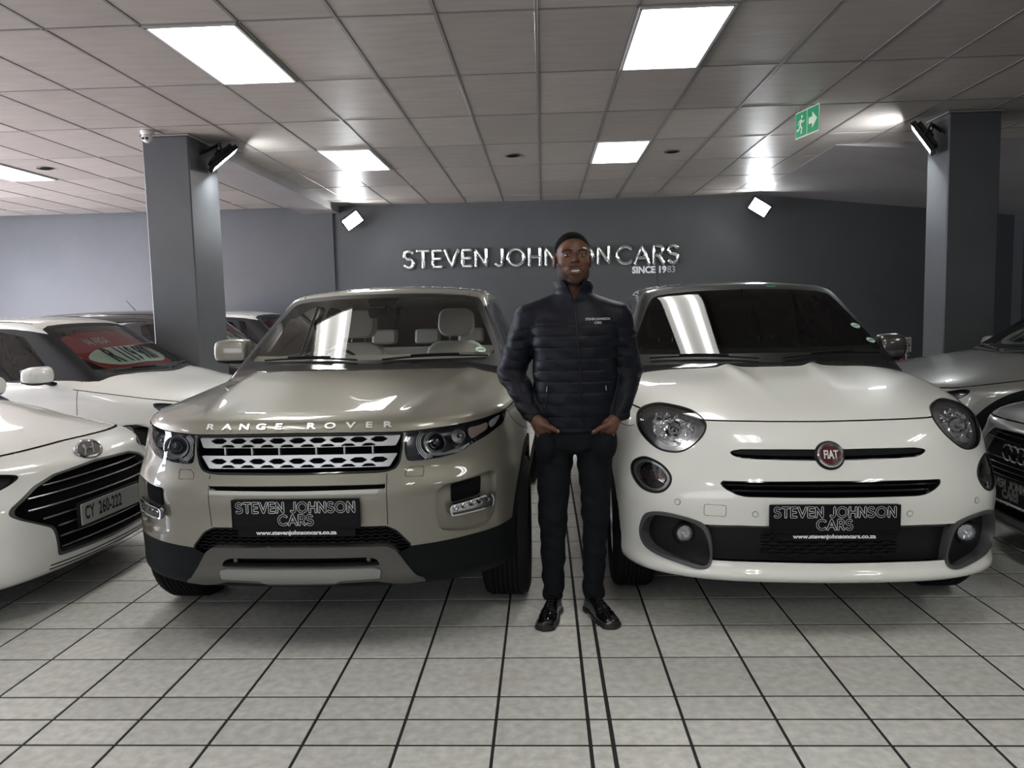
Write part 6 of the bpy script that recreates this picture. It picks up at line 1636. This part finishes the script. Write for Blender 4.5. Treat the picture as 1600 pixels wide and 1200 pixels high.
floodlight('glaring floodlight high on the back wall left of the chrome letters', (-3.02, 12.38, 2.98), (.35, -.85, -.35), -38, (-3.05, 12.60, 3.04))
floodlight('glaring floodlight high on the back wall right of the chrome letters', (3.42, 12.38, 3.01), (-.35, -.85, -.35), 36, (3.45, 12.60, 3.06))
floodlight('black floodlight seen edge-on at the top of the left pillar', (-3.19, 7.82, 3.06), (.62, .33, -.78), 0, (-3.385, 7.74, 3.12), .30, .33)
floodlight('black floodlight seen edge-on at the top of the right pillar', (3.66, 7.70, 3.02), (-.80, .41, -.58), 0, (3.835, 7.66, 3.08), .30, .33)
# camera on the ceiling in front of the left pillar
mw_ = mat('white plastic', (.68, .67, .64), rough=.35)
r = empty('security_camera', (-3.70, 7.30, CZ), label='small white dome camera with two dark lenses at the top of the left pillar', cat='camera')
MB().lathe([(0, 0), (.062, 0), (.062, -.022), (.05, -.034), (0, -.034)], n=28).done('base', mw_, r)
MB().lathe([(0, .048)]+[(.048*math.sin(t), .048*math.cos(t)) for t in np.linspace(.15, math.pi-.15, 14)]+[(0, -.048)], (0, -.012, -.062), n=28).done('ball', mw_, r)
for s in (-1, 1): MB().lathe([(0, -.006), (.0105, -.006), (.013, 0), (.013, .008)], (s*.017, -.055, -.075), axis=1, n=16).done('lens', M['gloss_black'], r)
# exit sign hanging from the ceiling
near, far = np.array([2.42, 6.93]), np.array([2.335, 7.30]); rt = unit(np.array([*(near-far), 0])); nrm = np.cross(rt, [0, 0, 1.]); mid = (near+far)/2
R = np.stack([rt, [0, 0, 1.], nrm], 1); Wd = float(np.linalg.norm(near-far)); Hh = .232
r = empty('exit_sign', (mid[0], mid[1], 3.085), label='green and white running man exit sign hanging from the ceiling', cat='sign'); r.rotation_euler = mathutils.Matrix([list(map(float, q)) for q in R]).to_euler()
mgn = mat('exit green', (.015, .20, .085), rough=.4, emis=(.02, .32, .14), es=.25); mcr = mat('photoluminescent white', (.72, .80, .62), rough=.5)
MB().box((0, 0, -.004), (Wd, Hh, .008), bev=.001).done('board', mcr, r)
for a_, b_ in ((-Wd/2+.008, -.006), (.006, Wd/2-.008)): MB().box(((a_+b_)/2, 0, .001), (b_-a_, Hh-.018, .003)).done('green_field', mgn, r)
o = MB(); q = lambda P, w_: flat_stroke(o, [(x-.095, y) for x, y in P], w_, .0032)
q([(.005, .035), (-.012, -.005)], .013); q([(-.012, -.005), (.015, -.035), (.005, -.075)], .009); q([(-.012, -.005), (-.030, -.040), (-.060, -.045)], .009)
q([(.005, .035), (.030, .015), (.050, .025)], .006); q([(.0, .035), (-.030, .030), (-.045, .005)], .006); q([(.016, .066), (.0165, .067)], .013)
mesh('running_man', o.v, o.f, mcr, r, smooth=False)
MB().prism([(.03, .028), (.085, .028), (.085, .07), (.16, 0), (.085, -.07), (.085, -.028), (.03, -.028)], .0025, .0035).done('arrow', mcr, r)
for s in (-1, 1): MB().tube([(s*Wd*.40, Hh/2, -.004), (s*Wd*.40, CZ-3.085, -.004)], .0035, n=6).done('hanger', M['satin'], r)
# switch plate and rope post behind the right-hand cars
r = empty('wall_plate', (5.80, 12.6, .80), label='pale square service plate low on the back wall', cat='wall plate')
MB().box((0, -.008, 0), (.20, .016, .235), bev=.004).done('frame', mw_, r); MB().box((0, -.018, 0), (.165, .004, .20), bev=.001).done('cover', mat('beige cover', (.36, .32, .30), rough=.5), r)
r = empty('rope_post', (4.17, 9.0, 0), label='chrome barrier post with ball top and red rope, behind the white car mirror', cat='barrier post')
MB().lathe([(0, .0), (.16, .0), (.165, .012), (.15, .03), (.05, .05), (.03, .07)], n=32).done('base', M['chrome'], r)
MB().lathe([(.025, .05), (.025, .86), (.034, .865), (.036, .90), (.028, .91), (.016, .925), (.02, .935), (.012, .94)], n=20).done('pole', M['chrome'], r)
MB().lathe([(0, .035)]+[(.035*math.sin(t), .035*math.cos(t)) for t in np.linspace(.2, math.pi-.2, 10)]+[(0, -.035)], (0, 0, .972), n=20).done('ball', M['chrome'], r)
o = MB().tube([(-.03, 0, .87), (-.05, .0, .84), (-.06, 0, .78), (-.10, .02, .66), (-.22, .05, .52), (-.5, .1, .45)], .018, n=10).done('rope', mat('red velvet rope', (.30, .01, .03), rough=.8), r)
